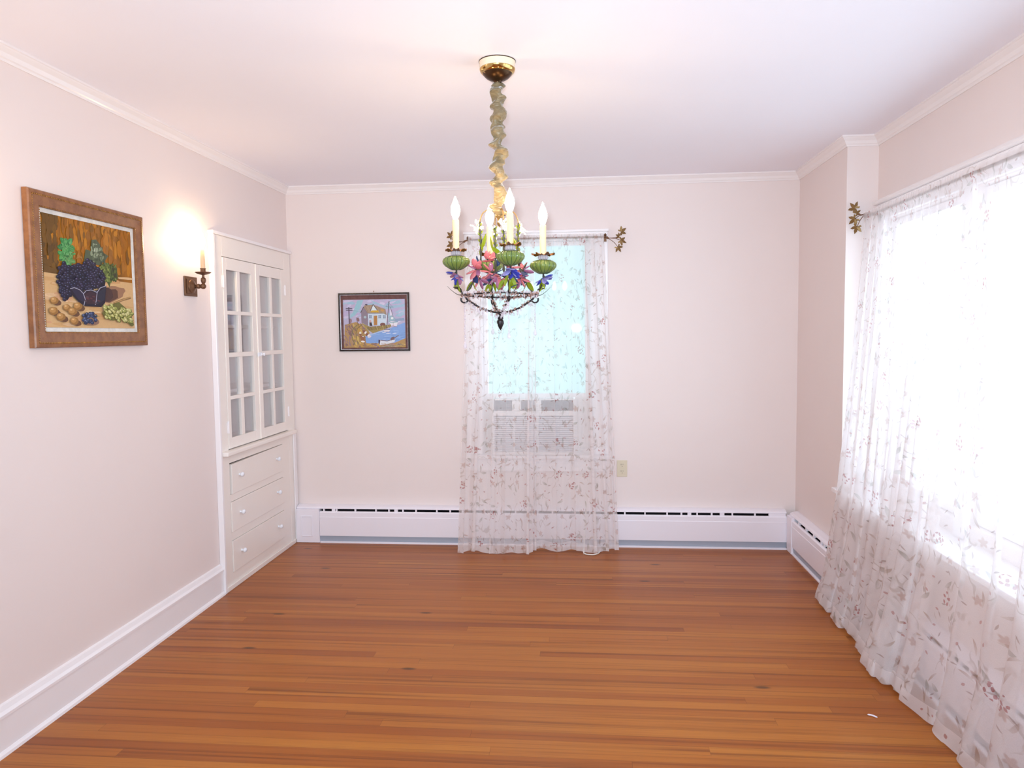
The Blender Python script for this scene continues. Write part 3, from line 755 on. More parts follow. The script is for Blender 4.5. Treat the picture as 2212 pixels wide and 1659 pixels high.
# bowl grapes
def grape(x, y, r, base, hi):
    A.ell(x, y, r, r*1.05, blend(base, '000000', .35), 0, 10); A.ell(x-r*.1, y-r*.1, r*.8, r*.85, base, 0, 10); A.ell(x-r*.25, y-r*.35, r*.3, r*.25, hi, 0, 7)
G = []
for k in range(900):
    x, y = random.uniform(410, 850), random.uniform(745, 1140)
    ins = ((x-480)/70)**2+((y-960)/175)**2 < 1 or ((x-650)/190)**2+((y-915)/125)**2 < 1 or ((x-700)/50)**2+((y-790)/50)**2 < 1
    if ins and all((x-a)**2+(y-c)**2 > 19**2 for a, c in G): G.append((x, y))
G.sort(key=lambda g: g[1])
A.poly([(420, 960), (470, 830), (600, 790), (760, 800), (850, 960), (840, 1010), (560, 1040), (500, 1140), (440, 1080)], '1d1830')
for x, y in G: grape(x, y, 20, random.choice(['1f1a34', '271f3e', '1c1836', '2d243c', '1a182e']), random.choice(['4d5578', '5f5c82', '434b70']))
# glass bowl
A.poly([(510, 1020), (545, 1015), (640, 1050), (760, 1040), (852, 990), (840, 1090), (835, 1160), (800, 1200), (650, 1195), (590, 1150), (545, 1100)], '221a2c')
for pts, c in (([(530, 1030), (600, 1040), (640, 1080), (650, 1160), (590, 1130)], '2c2740'), ([(650, 1080), (705, 1045), (760, 1080), (745, 1170), (665, 1170)], '3a2430'), ([(775, 1060), (845, 1005), (832, 1130), (760, 1180)], '2a2a3c')): A.poly(pts, c)
for pts in ([(520, 1028), (560, 1018), (610, 1040), (640, 1075)], [(640, 1075), (665, 1045), (710, 1037), (765, 1060)], [(765, 1060), (795, 1015), (850, 995)], [(640, 1075), (655, 1130), (640, 1190)], [(765, 1060), (755, 1140), (745, 1180)]): A.line(pts, 6, 'a8a8bc')
for k in range(10): A.ell(random.uniform(590, 820), random.uniform(1090, 1180), 14, 7, random.choice(['4c3a44', '39405c', '5a2f38']), .3)
# walnuts
for x, y, r in ((372, 1145, 38), (362, 1245, 42), (486, 1212, 34), (585, 1196, 40), (535, 1248, 40), (428, 1302, 42), (550, 1340, 38)):
    A.ell(x+24, y+18, r*1.05, r*.75, '6a4a34', .3, 14, .05); A.ell(x, y, r, r*.92, '9a6f38', 0, 16, .06); A.ell(x-8, y-8, r*.7, r*.66, 'b98a4e', 0, 14, .08); A.ell(x-12, y-16, r*.3, r*.22, 'd8b27a', 0, 9)
# small blue bunch, green bunch
A.ell(700, 1340, 78, 40, '8b6a58', .1)
for k in range(34):
    a = random.uniform(0, 6.28); q = random.random()**.5; grape(688+62*q*math.cos(a), 1310+58*q*math.sin(a), 17, random.choice(['333f63', '3f4c74', '2a3252']), '8d9cc0')
A.line([(745, 1285), (778, 1292)], 5, '8a8a5c')
A.poly([(830, 1300), (900, 1330), (1000, 1310), (1075, 1385), (1095, 1370), (1060, 1240), (960, 1150), (850, 1190), (805, 1260)], '6b6a34')
for k in range(95):
    t = random.random(); x = 815+265*t+random.uniform(-8, 8); y = 1240+random.uniform(-75, 75)*(1-.3*t)+ (45*t if t > .5 else 0)
    y = min(y, 1375); a = random.uniform(.3, 1.6)
    A.ell(x+3, y+4, 22, 14, '5c5c26', a, 10); A.ell(x, y, 20, 12.5, random.choice(['a9ad5e', 'b9b66c', '9aa052', 'c4c080']), a, 10); A.ell(x-4, y-4, 8, 4, 'dedca8', a, 7)
A.b.build('canvas', M['art'], pt, color=True)
box1(.0035, 2.5885, 1.4695, .0100, 3.1355, 1.8925).build('backing_board', M['mat_brown'], pt)

# --- harbour scene on the far wall
fk = lambda a, d, z: (a, D-d, z)
ph = thing('framed_painting', (.6, D, 1.320), 'small dark framed harbour picture hanging on the far wall', 'painting')
pz0, pz1, pa0, pa1 = 1.320, 1.716, .354, .845
picture_frame(ph, fk, pa0, pa1, pz0, pz1, [(0, .002), (0, .016), (.003, .020), (.008, .020), (.011, .016), (.011, .002)], M['frame_black'], 'frame')
picture_frame(ph, fk, pa0+.0112, pa1-.0112, pz0+.0112, pz1-.0112, [(0, .003), (0, .014), (.0035, .013), (.0035, .003)], M['frame_silver'], 'inner_fillet')
box1(pa0+.015, D-.0110, pz0+.015, pa1-.015, D-.003, pz1-.015).build('mat_board', M['mat_brown'], ph)
MB().lathe([(.002, 0), (.002, .006), (.004, .007), (.004, .009)], fk(.600, .006, pz1+.004), 10, 'Z').build('hanging_nail', M['pan'], ph)
A = Art([(362, 462), (1580, 412), (1632, 1385), (388, 1412)], (.386, D-.0111, 1.671), (.429, 0, 0), (0, 0, -.326), (0, -1, 0))
A.raw(0, 0, 1, 1, 'b9b4cf')
for k in range(70):
    x, y = random.uniform(380, 1580), random.uniform(450, 880)
    c = random.choice(['a9c4d6', 'c9c2dc', 'bcaed0', '9fc0d2', 'd3cbe0', 'c2b2cf'])
    A.ell(x, y, random.uniform(50, 130), random.uniform(14, 34), c, random.uniform(-.7, -.1), 14, .15)
A.poly([(640, 470), (760, 450), (700, 620), (600, 760), (480, 830), (560, 700)], '9ac3cf'); A.poly([(900, 450), (1200, 560), (1580, 520), (1580, 560), (1250, 620), (950, 500)], 'a3bfd2')
A.poly([(1400, 810), (1580, 790), (1590, 840), (1400, 860)], '8fa3bd')
A.poly([(780, 1190), (930, 1120), (1200, 1050), (1450, 940), (1600, 880), (1622, 1200), (1400, 1290), (800, 1320)], '86a8dc')
for k in range(40): A.ell(random.uniform(860, 1600), random.uniform(1030, 1270), random.uniform(30, 80), 7, random.choice(['93b3e2', '7b9cd4', '9dbbe4', '7f9fd0']), -.1)
A.poly([(400, 950), (620, 890), (760, 960), (900, 1110), (790, 1180), (830, 1310), (1090, 1330), (1400, 1300), (1625, 1200), (1632, 1385), (388, 1412)], 'b3915f')
for k in range(160):
    t = random.random()
    if t < .65: x, y = random.uniform(400, 800), random.uniform(950, 1400)
    else: x, y = random.uniform(800, 1620), random.uniform(1320, 1395)
    c = random.choice(['a98a5c', 'c8a45c', '8d6f66', 'b79a78', '9a7d5e', 'd0b26a', '877081', 'c39a4c'] if x > 560 else ['8d6f66', 'a3837a', '9a7d7e', 'b08f74', '86696b'])
    A.ell(x, y, random.uniform(18, 60), random.uniform(8, 20), c, random.uniform(.6, 1.5) if t < .65 else random.uniform(-.3, .3), 12, .2)
for x0, c in ((540, '7c7a52'), (620, '8a7a48')): A.line([(x0+130, 930), (x0+30, 1020), (x0, 1130), (x0+20, 1250), (x0+60, 1340)], 14, c)
A.line([(690, 1000), (650, 900), (630, 800)], 10, '6d5148'); A.ell(660, 840, 30, 42, '8f6f72', 0, 12, .2); A.ell(510, 880, 30, 50, '9c8088', 0, 12, .2)
A.line([(478, 600), (490, 930)], 18, '5a4f60'); A.line([(420, 630), (545, 625)], 14, '5a4f60'); A.line([(425, 662), (550, 660)], 14, '5a4f60'); A.line([(550, 662), (720, 690)], 4, '8d8aa0')
# house
A.poly([(720, 700), (770, 590), (850, 710), (860, 960), (730, 900)], '8f828e'); A.ell(800, 790, 26, 26, 'a9bcc2')
A.line([(712, 705), (770, 585), (855, 710)], 14, '5c4a52')
A.poly([(775, 560), (960, 540), (1100, 590), (1200, 620), (1225, 735), (1150, 705), (850, 710), (775, 600)], 'a58f7a')
for k in range(14): A.line([(800+k*26, 570+k*2), (860+k*24, 700)], 5, random.choice(['8e7a6a', 'bba58a', '97806c']))
A.poly([(860, 715), (1150, 708), (1235, 745), (1230, 940), (870, 960)], 'cddbe6')
for k in range(9): A.line([(870, 735+k*25), (1230, 740+k*23)], 4, 'b4c6d6')
A.poly([(900, 660), (955, 540), (1045, 655)], 'd5e2e4'); A.line([(905, 660), (955, 535), (1050, 660)], 12, '5c4a52'); A.poly([(900, 690), (930, 655), (1060, 650), (1070, 690)], 'd2a93e')
A.line([(860, 712), (1160, 705)], 9, '4e4250'); A.ell(820, 545, 26, 12, '4c4252'); A.ell(1140, 650, 40, 20, 'c79a5c', .3)
A.poly([(970, 760), (1040, 755), (1045, 945), (975, 950)], 'b5824e'); A.line([(1008, 770), (1010, 940)], 4, '8a5e3a')
for x, y in ((905, 780), (1090, 775), (1185, 775)): A.poly([(x-26, y-30), (x+24, y-32), (x+26, y+30), (x-24, y+32)], '7d8ea6'); A.line([(x, y-30), (x, y+30)], 4, 'dce6ec'); A.line([(x-24, y), (x+24, y)], 4, 'dce6ec')
A.poly([(885, 850), (915, 850), (950, 960), (890, 960)], '4a3e44'); A.ell(905, 870, 22, 26, 'c8a4a0'); A.ell(1155, 930, 55, 36, '7e5650', 0, 14)
# wharf
A.poly([(730, 905), (900, 980), (1180, 950), (1330, 920), (1320, 970), (1180, 1030), (960, 1110), (860, 1040)], 'a3905c')
for k in range(22): A.line([(850+k*20, 985-k*2.5), (870+k*20, 1060-k*3)], 8, random.choice(['5c4e3c', '7a6a48', 'c3b07a']))
A.line([(740, 910), (890, 1100)], 16, 'b79a5c'); A.line([(900, 1140), (1180, 1055)], 8, 'd8e4ea')
# masted boat, fishing boat
A.poly([(1250, 590), (1215, 870), (1240, 880)], 'd8d0de'); A.poly([(1300, 600), (1380, 860), (1290, 760)], 'dcd8e6')
A.line([(1265, 470), (1235, 1010)], 11, '5c4c56'); A.line([(1205, 575), (1360, 578)], 7, '7e8698'); A.line([(1300, 580), (1385, 860)], 8, '77606c'); A.line([(1270, 500), (1205, 575)], 4, '8d8aa0'); A.line([(1272, 500), (1340, 575)], 4, '8d8aa0')
A.poly([(1255, 470), (1285, 470), (1275, 492)], '7e4c50')
A.poly([(1260, 780), (1320, 740), (1400, 800), (1390, 860), (1270, 860)], '9db8c4'); A.ell(1340, 800, 26, 24, 'e6eaea')
A.poly([(1265, 860), (1460, 870), (1445, 940), (1430, 970), (1330, 950)], 'e3e0e8'); A.line([(1270, 865), (1330, 890), (1460, 868)], 12, '6fa8b0'); A.line([(1350, 950), (1440, 965)], 8, 'b0606c'); A.line([(1365, 880), (1365, 960)], 4, '8a6a70')
A.poly([(1170, 1030), (1320, 1025), (1290, 1070), (1190, 1070)], 'e2e2ea'); A.line([(1180, 1035), (1310, 1030)], 12, '6a5c6c'); A.line([(1180, 1075), (1290, 1080)], 7, 'b88a96')
for k in range(6): A.ell(random.uniform(1160, 1420), random.uniform(1085, 1110), 40, 6, 'd6dff0', -.1)
# rowing boats and barrels
for x, y, r in ((800, 1090, .6), (860, 1150, .7), (745, 1190, .3)): A.ell(x, y, 52, 30, '8a5c50', r); A.ell(x+14, y+8, 20, 30, 'ece8e2', r)
A.ell(895, 1180, 40, 22, 'd8d2e0', -.5); A.ell(710, 1105, 22, 26, 'e2dccb'); A.ell(715, 1140, 26, 16, '8a5c50'); A.poly([(700, 1170), (780, 1190), (815, 1300), (740, 1290)], '9a6a50'); A.ell(765, 1280, 42, 18, 'ece6e0', .1)
A.poly([(1075, 1235), (1110, 1240), (1250, 1265), (1420, 1215), (1400, 1280), (1280, 1320), (1100, 1350)], 'd9dde4'); A.poly([(1075, 1235), (1115, 1245), (1100, 1345), (1075, 1300)], '57506a')
A.line([(1120, 1250), (1250, 1262), (1410, 1222)], 12, '6a5560'); A.line([(1330, 1250), (1480, 1140)], 12, '8a6650'); A.ell(1360, 1205, 45, 26, '7c6468', -.5)
for k in range(40): A.line([(random.uniform(1100, 1600), 1390), (random.uniform(1100, 1610), random.uniform(1300, 1350))], 5, random.choice(['a48f76', 'c0b08a', '8d8a6a', 'b48c94']))
A.b.build('picture', M['art'], ph, color=True)

# ================================================================== wall sconces
def sconce(y, label):
    t = thing('wall_sconce', (0, y, 1.687), label, 'wall lamp', 'bronze candle sconces')
    b = MB(); b.box(.001, y-.0605, 1.637, .008, y+.0605, 1.737); p = b.build('backplate', M['bronze'], t, bevel=.002)
    b = MB(); b.box(.0082, y-.046, 1.650, .013, y+.046, 1.724)
    b.lathe([(.036, .013), (.034, .017), (.024, .021), (.018, .026), (.010, .030)], (0, y, 1.687), 28, 'X', caps=False)
    b.build('rosette', M['bronze'], p, bevel=.0015, smooth=40)
    b = MB()
    b.lathe([(.007, .028), (.007, .036), (.011, .040), (.013, .047), (.011, .054), (.007, .057), (.011, .061), (.0145, .069), (.0135, .078), (.008, .084), (0, .086)], (0, y, 1.687), 20, 'X')
    b.lathe([(.009, 0), (.0065, .006), (.011, .014), (.013, .024), (.011, .034), (.006, .038), (.006, .050)], (.074, y, 1.694), 20)
    b.build('arm', M['bronze'], t, smooth=50)
    MB().lathe([(.005, 0), (.016, .002), (.032, .008), (.040, .013), (.0395, .0145), (.030, .011), (.014, .009), (.0125, .012), (.0125, .030), (.0145, .031), (.0145, .034), (.011, .034)], (.074, y, 1.744), 28).build('drip_pan', M['bronze'], t, smooth=50)
    MB().lathe([(.0108, 0), (.0108, .05), (.0085, .098), (.006, .100)], (.074, y, 1.7782), 20).build('candle', M['candle'], t, smooth=50)
    MB().lathe([(.006, 0), (.009, .006), (.0145, .022), (.0165, .034), (.0145, .050), (.009, .066), (.004, .080), (.001, .088)], (.074, y, 1.8785), 18).build('bulb', M['sconce_bulb'], t, smooth=180)
    return t
sconce(3.645, 'bronze candle wall sconce beside the glazed cabinet')
sconce(2.075, 'bronze candle wall sconce on the near side of the still life painting')

# ================================================================== outlet
t = thing('wall_outlet', (2.270, D, .465), 'ivory duplex wall outlet right of the far window curtain', 'outlet')
MB().box(2.236, D-.006, .464, 2.304, D-.0005, .575).build('cover_plate', M['ivory'], t, bevel=.002)
for z in (.497, .542):
    r = MB().lathe([(.016, 0), (.016, .002)], (2.270, D-.0062, z), 24, '-Y').build('receptacle', M['ivory'], t, smooth=40)
    b = MB(); b.box(2.2625, D-.0090, z+.001, 2.2648, D-.0083, z+.010).box(2.2755, D-.0090, z+.002, 2.2775, D-.0083, z+.010).lathe([(.0024, 0), (.0024, .0006)], (2.270, D-.0084, z-.007), 10, '-Y')
    b.build('slot', M['slot'], r)
MB().lathe([(.003, 0), (.003, .001), (.001, .0016)], (2.270, D-.0061, .5195), 12, '-Y').build('screw', M['ivory'], t)

# ================================================================== window air conditioner
ac = thing('air_conditioner', (1.68, D, .615), 'pale window air conditioner behind the sheer curtains of the far window', 'air conditioner')
b = MB(); b.box(1.41, D-.050, .616, 1.955, D+.40, .990); b.build('housing', M['ac'], ac, bevel=.006)
yf = D-.0505
b = MB(); b.box(1.405, yf-.010, .616, 1.960, yf, .638).box(1.405, yf-.010, .880, 1.960, yf, .914).box(1.405, yf-.010, .984, 1.960, yf, .992)
b.box(1.405, yf-.010, .6385, 1.418, yf, .8795).box(1.947, yf-.010, .6385, 1.960, yf, .8795).box(1.545, yf-.010, .6385, 1.556, yf, .8795).box(1.70, yf-.010, .6385, 1.715, yf, .8795)
b.box(1.405, yf-.010, .9145, 1.418, yf, .9835).box(1.540, yf-.010, .9145, 1.60, yf, .9835).box(1.947, yf-.010, .9145, 1.960, yf, .9835).box(1.70, yf-.010, .9145, 1.735, yf, .9835)
b.build('front_bezel', M['ac'], ac, bevel=.002)
b = MB()
for k in range(18): b.prism([(.001, 0), (.008, -.004), (.008, -.0015), (.001, .0035)], lambda d, z, s, k=k: (s, yf-d, .645+k*.0131+z), 1.418, 1.947)
b.build('intake_grille', M['ac_slat'], ac)
box1(1.4185, yf-.0008, .6385, 1.9465, yf-.0001, .8795).build('filter', M['ac_filter'], ac)
b = MB()
for k in range(6): b.prism([(.001, 0), (.007, .004), (.007, .006), (.001, .003)], lambda d, z, s, k=k: (s, yf-d, .918+k*.011+z), 1.418, 1.947)
b.build('discharge_grille', M['ac_dark'], ac)
box1(1.4185, yf-.0008, .9145, 1.9465, yf-.0001, .9835).build('discharge_back', M['dark'], ac)
for s0, s1 in ((1.3422, 1.4085), (1.9565, 2.0578)):
    b = MB(); n = 8
    zz = [(s0+(s1-s0)*k/n, D+.03+(.008 if k % 2 else 0)) for k in range(n+1)]
    b.prism(zz+[(x, y+.003) for x, y in zz[::-1]], lambda a, c, t: (a, c, t),   .6142, .9948)
    b.build('side_panel', M['ac'], ac)
b = MB().tube(spline([(2.010, D-.052, .63), (2.035, D-.085, .50), (2.03, D-.12, .30), (2.012, D-.20, .02), (2.018, 4.70, .006), (2.050, 4.684, .005), (2.085, 4.690, .005), (2.112, 4.735, .005), (2.118, 4.80, .006)], 6), .0042, 8)
b.build('power_cord', M['cord'], ac, smooth=180)

# ================================================================== chandelier
CX, CYc = 1.690, 2.813
ch = thing('chandelier', (CX, CYc, 1.44), 'four candle chandelier with green glass cups and flowers on a cloth covered chain', 'chandelier')
A0 = math.radians(19)
def arm_pt(k, r, z, off=0.0):
    a = A0+k*PI/2; return Vector((CX+r*math.cos(a)-off*math.sin(a), CYc+r*math.sin(a)+off*math.cos(a), z))
cc = (CX, CYc, 0)
cn = MB().lathe([(.0675, H-.0005), (.0685, H-.004), (.067, H-.008), (.066, H-.026), (.064, H-.034), (.059, H-.040), (.0575, H-.042)], cc, 48, caps=False).build('canopy', M['canopy_white'], ch, smooth=40)
MB().lathe([(.0655, H-.0265), (.0672, H-.029), (.064, H-.038), (.058, H-.044), (.054, H-.0445), (.0535, H-.042)], cc, 48, caps=False).build('canopy_band', M['brass'], cn, smooth=50)
MB().lathe([(.056, H-.043), (.052, H-.050), (.042, H-.060), (.028, H-.068), (.016, H-.072), (.014, H-.078), (.0, H-.080)], cc, 40, caps=False).build('canopy_dome', M['canopy_dark'], cn, smooth=60)
MB().lathe([(.0685, H-.0035), (.0697, H-.002), (.0695, H-.0005)], cc, 48, caps=False).build('canopy_rim', M['canopy_dark'], cn, smooth=60)
# gathered cloth sleeve over the chain
n, N = 40, 330; vs = []; fs = []; z1, z0 = H-.074, 1.872
ph1 = 0
lump = [random.uniform(.7, 1.3) for _ in range(40)]
for i in range(N):
    t = i/(N-1); z = z1+(z0-z1)*t
    q = t*13; j = int(q); lm = lump[j]*(1-(q-j))+lump[j+1]*(q-j)
    ox = .0045*math.sin(q*2.9+.6)*lm; oy = .0045*math.cos(q*2.6+.2)*lm
    for k in range(n):
        a = 2*PI*k/n
        hel = math.sin(a-q*3.3+.8*math.sin(q*1.7))
        w = math.sin(q*2.6+a*.5+.6*math.sin(q*1.3+a))**2
        r = .0190+.0075*hel*lm+.0100*w*lm+.0016*math.sin(3*a+q*5.5)+.0010*math.sin(q*9+2*a)
        r *= min(1, .62+t*14)*min(1, .7+(1-t)*12)
        vs.append((CX+ox+r*math.cos(a), CYc+oy+r*math.sin(a), z+.004*math.sin(a*1-q*2.1)*min(1, t*10)*min(1, (1-t)*10)))
for i in range(N-1):
    for k in range(n): fs.append((i*n+k, i*n+(k+1) % n, (i+1)*n+(k+1) % n, (i+1)*n+k))
MB().add(vs, fs).build('chain_sleeve', M['silk'], ch, smooth=180)
MB().lathe([(.008, 1.895), (.011, 1.88), (.015, 1.874), (.015, 1.868), (.009, 1.862), (.006, 1.850), (.009, 1.842), (.004, 1.834), (0, 1.828)], cc, 20).build('top_hub', M['bronze_leaf'], ch, smooth=50)

# ring and lower basket
ZR = 1.573; RR = .142
ringp = [(CX+RR*math.cos(a), CYc+RR*math.sin(a), ZR+.002*math.sin(3*a)) for a in [2*PI*k/64 for k in range(64)]]
MB().tube(ringp, .0032, 8, closed=True).build('ring', M['iron'], ch, smooth=180)
rnd = random.Random(3)
def beads(pts, step, r, jit, mat, name, parent=ch, drop=0):
    b = MB(); P = [Vector(p) for p in pts]; acc = 0
    for p, q in zip(P, P[1:]):
        L = (q-p).length; acc += L
        while acc >= step:
            acc -= step; c = q+(p-q)*(acc/L if L else 0)
            rr_ = r*rnd.uniform(.7, 1.25)
            b.ell(c+Vector((rnd.uniform(-jit, jit), rnd.uniform(-jit, jit), rnd.uniform(-jit, jit))), rr_, rr_, rr_*rnd.uniform(1, 1.4), 8, 5)
            if drop and rnd.random() < drop:
                b.ell(c+Vector((0, 0, -r*3)), rr_*.8, rr_*.8, rr_*1.9, 8, 5)
    return b.build(name, mat, parent, smooth=35)
beads(ringp+ringp[:1], .0055, .0038, .0065, M['crystal_pink'], 'bead_garland')
beads([(x, y, z+.006) for x, y, z in ringp+ringp[:1]], .0075, .0040, .006, M['crystal'], 'bead_garland', drop=.3)
MB().lathe([(0, 1.512), (.006, 1.508), (.0065, 1.500), (.004, 1.497), (.0045, 1.492), (.009, 1.489), (.0105, 1.484), (.009, 1.480), (.0128, 1.474), (.0125, 1.466), (.009, 1.455), (.005, 1.446), (.001, 1.4395)], cc, 14,
           mod=lambda a, h: 1+.10*math.cos(7*a+h*300)).build('finial', M['iron'], ch, smooth=30)

dirq = lambda d: Vector(d).normalized().to_track_quat('Z', 'Y').to_matrix()
def flower(c, axis, size, n, mats, parent=ch, spread=1.0, seed=0):
    """a glass flower: separate petals round a centre, opening along the axis"""
    rg = random.Random(seed); base = dirq(axis); c = Vector(c); by = {}
    for k in range(n):
        a = 2*PI*k/n+rg.uniform(-.25, .25); tilt = spread*rg.uniform(.75, 1.25)
        d = base @ Vector((math.sin(tilt)*math.cos(a), math.sin(tilt)*math.sin(a), math.cos(tilt)))
        L = size*rg.uniform(.8, 1.15); R = dirq(d) @ Matrix.Rotation(rg.uniform(-.5, .5), 3, 'Z')
        by.setdefault(mats[rg.randrange(len(mats))] if k else mats[0], MB()).ell(c+d*L*.5, L*.27, L*.09, L*.52, 10, 8, R, lambda z: (1-.35*z*z)*(1+.25*z))
    first = None
    for mname, b in by.items():
        if first is None: first = b.build('flower', M[mname], parent, smooth=180)
        else: b.build('petal', M[mname], first, smooth=180)
    MB().ell(c, size*.12, size*.12, size*.16, 8, 6, base).build('flower_centre', M['vine'], first, smooth=180)
    return first
def gleaf(c, d, L, w, mat, parent=ch, bend=.25, twist=0):
    """a pointed bent glass leaf starting at c and running along d"""
    d = Vector(d).normalized(); side = d.cross(Vector((0, 0, 1)))
    side = side.normalized() if side.length > .01 else Vector((1, 0, 0))
    side = Matrix.Rotation(twist, 3, d) @ side; up = side.cross(d); c = Vector(c); vs = []; fs = []; n = 9
    for i in range(n):
        t = i/(n-1); ww = w*math.sin(PI*min(1, t*.96+.04))**.8*(1-.25*t)+.0004
        p = c+d*L*t+up*(-bend*L*t*t)
        vs += [p-side*ww+up*.0022, p+up*.0016, p+side*ww+up*.0022, p+side*ww*.9, p-up*.0012, p-side*ww*.9]
    for i in range(n-1):
        for k in range(6): fs.append((i*6+k, i*6+(k+1) % 6, (i+1)*6+(k+1) % 6, (i+1)*6+k))
    fs += [tuple(range(6))[::-1], tuple((n-1)*6+k for k in range(6))]
    return MB().add(vs, fs).build('leaf', M[mat], parent, smooth=60)

TILT = {0: -.0150, 1: .0, 2: -.0040, 3: -.001}; RADI = {0: .172, 1: .172, 2: .167, 3: .172}
for k in range(4):
    RA = RADI[k]; a = A0+k*PI/2; rad = Vector((math.cos(a), math.sin(a), 0)); tan = Vector((-math.sin(a), math.cos(a), 0))
    rg = random.Random(20+k)
    stem = spline([arm_pt(k, .130, 1.560), arm_pt(k, .140, 1.573), arm_pt(k, .152, 1.590), arm_pt(k, .164, 1.615+TILT[k]*.6), arm_pt(k, RA, 1.640+TILT[k]), arm_pt(k, RA, 1.676+TILT[k])], 6)
    arm = MB().tube(stem, [.0034+.0006*math.sin(i*1.7) for i in range(len(stem))], 8).build('arm', M['iron'], ch, smooth=180)
    beads(stem[4:], .007, .0022, .0032, M['vine'], 'stem_leaves', arm)
    c0 = arm_pt(k, RA, TILT[k])
    ribs = 16
    rib = lambda q, h: .93+.07*abs(math.cos(ribs*q/2))**.5
    MB().lathe([(.006, 1.6685), (.014, 1.670), (.028, 1.675), (.042, 1.684), (.0505, 1.694), (.0525, 1.702), (.049, 1.711), (.040, 1.7175), (.027, 1.7215), (.016, 1.7235), (.010, 1.7235)], c0, 96, mod=rib).build('cup', M['cup'], arm, smooth=50)
    b = MB()
    for q in range(ribs):
        th = (q+.5)*2*PI/ribs
        b.tube([c0+Vector((r*.932*math.cos(th), r*.932*math.sin(th), z)) for r, z in [(.014, 1.670), (.028, 1.675), (.042, 1.684), (.0505, 1.694), (.0525, 1.702), (.049, 1.711), (.040, 1.7175), (.027, 1.7215)]], .0012, 5)
    b.build('cup_seam', M['cup_line'], arm, smooth=180)
    b = MB()
    for q in range(10):
        th = q*2*PI/10; b.ell(c0+Vector((.0145*math.cos(th), .0145*math.sin(th), 1.7325)), .0058, .0058, .0085, 8, 6)
    b.build('crystal_collar', M['crystal'], arm, smooth=30)
    # ruffled leaf pan under the candle
    pr = [(.010, 1.7415), (.020, 1.7425), (.031, 1.7435), (.038, 1.7440)]
    vs = []; fs = []; n = 48
    for sgn in (0, 1):
        for i, (r, z) in enumerate(pr):
            for q in range(n):
                th = 2*PI*q/n; s_ = (r-.010)/.028
                r2 = r*(1+.20*s_*math.cos(6*th+k)); z2 = z+s_*(.0042*math.cos(12*th+1)+.003*math.cos(6*th+k))-sgn*.0012
                vs.append(c0+Vector((r2*math.cos(th), r2*math.sin(th), z2)))
    m_ = len(pr)
    for s_ in range(2):
        for i in range(m_-1):
            for q in range(n):
                o = s_*m_*n; f = (o+i*n+q, o+i*n+(q+1) % n, o+(i+1)*n+(q+1) % n, o+(i+1)*n+q); fs.append(f if s_ == 0 else f[::-1])
    for q in range(n): fs.append(((m_-1)*n+q, (m_-1)*n+(q+1) % n, 2*m_*n-n+(q+1) % n, 2*m_*n-n+q))
    MB().add(vs, fs).build('drip_pan', M['pan'], arm, smooth=60)
    MB().lathe([(.0122, 1.7435), (.0122, 1.8540), (.0105, 1.8565), (.005, 1.8570)], c0, 24).build('candle', M['candle'], arm, smooth=50)
    MB().lathe([(.006, 1.857), (.010, 1.863), (.0155, 1.878), (.0178, 1.890), (.0155, 1.905), (.0095, 1.921), (.0042, 1.934), (.001, 1.943)], c0, 18).build('bulb', M['bulb'], arm, smooth=180)
    # hook on the ring and the rod down to the finial
    hk = [arm_pt(k, .128+.013*math.cos(t)+.010, 1.556+.012*math.sin(t)) for t in [PI*.95+q*(1.2*PI)/14 for q in range(15)]]
    lo = spline([arm_pt(k, .132, 1.560), arm_pt(k, .112, 1.546), arm_pt(k, .078, 1.525), arm_pt(k, .040, 1.512), arm_pt(k, .004, 1.505)], 7)
    MB().tube(lo, .0036, 8).build('basket_rod', M['iron'], ch, smooth=180)
    MB().tube(hk, [.0026+.0012*q/14 for q in range(15)], 8).build('hook', M['iron'], ch, smooth=180)
    beads(lo, .0060, .0036, .0075, M['crystal_pink'], 'bead_garland')
    beads([p+Vector((0, 0, -.006)) for p in lo], .0075, .0038, .007, M['crystal'], 'bead_garland', drop=.35)
    # hanging crystal strand
    L = (.130, .175, .135, .120)[{0: 0, 1: 3, 2: 1, 3: 2}[k]]
    b = MB(); z = 1.545; p0 = arm_pt(k, .138, 0)
    while z > 1.545-L+.03:
        s_ = rg.choice((.0024, .0029, .0036)); b.ell((p0.x+rg.uniform(-.0012, .0012), p0.y+rg.uniform(-.0012, .0012), z-s_*1.5), s_, s_, s_*1.5, 8, 6); z -= s_*3.1
    b.ell((p0.x, p0.y, z-.012), .0062, .0036, .013, 10, 8, None, lambda q: 1.0-.45*q)
    b.tube([(p0.x, p0.y, 1.556), (p0.x, p0.y, z)], .0004, 5)
    b.build('crystal_strand', M['crystal'], ch, smooth=30)
    # rising vine rod with its arch to the hub
    rod = spline([arm_pt(k, .138, 1.574), arm_pt(k, .112, 1.610, .008), arm_pt(k, .086, 1.655, -.004), arm_pt(k, .074, 1.700), arm_pt(k, .072, 1.760), arm_pt(k, .074, 1.815), arm_pt(k, .074, 1.850), arm_pt(k, .062, 1.880), arm_pt(k, .040, 1.892), arm_pt(k, .020, 1.884), arm_pt(k, .010, 1.870)], 7)
    cut = int(len(rod)*.58)
    vr = MB().tube(rod[:cut+1], [.0040+.0011*math.sin(i*1.3) for i in range(cut+1)], 8).build('vine_rod', M['vine'], ch, smooth=180)
    MB().tube(rod[cut:], .0022, 8).build('arch', M['bronze_leaf'], vr, smooth=180)
    b = MB()
    for i in range(26, cut, 1):
        p = rod[i]; th = i*2.4
        b.ell(p+Vector((.006*math.cos(th), .006*math.sin(th), 0)), .0018, .0034, .0075, 6, 5, dirq((math.cos(th)*.6, math.sin(th)*.6, 1)))
    b.build('stem_leaves', M['lime'], vr, smooth=180)
    # white flower spray on the rod
    b = MB(); cs = arm_pt(k, .084, 1.826)
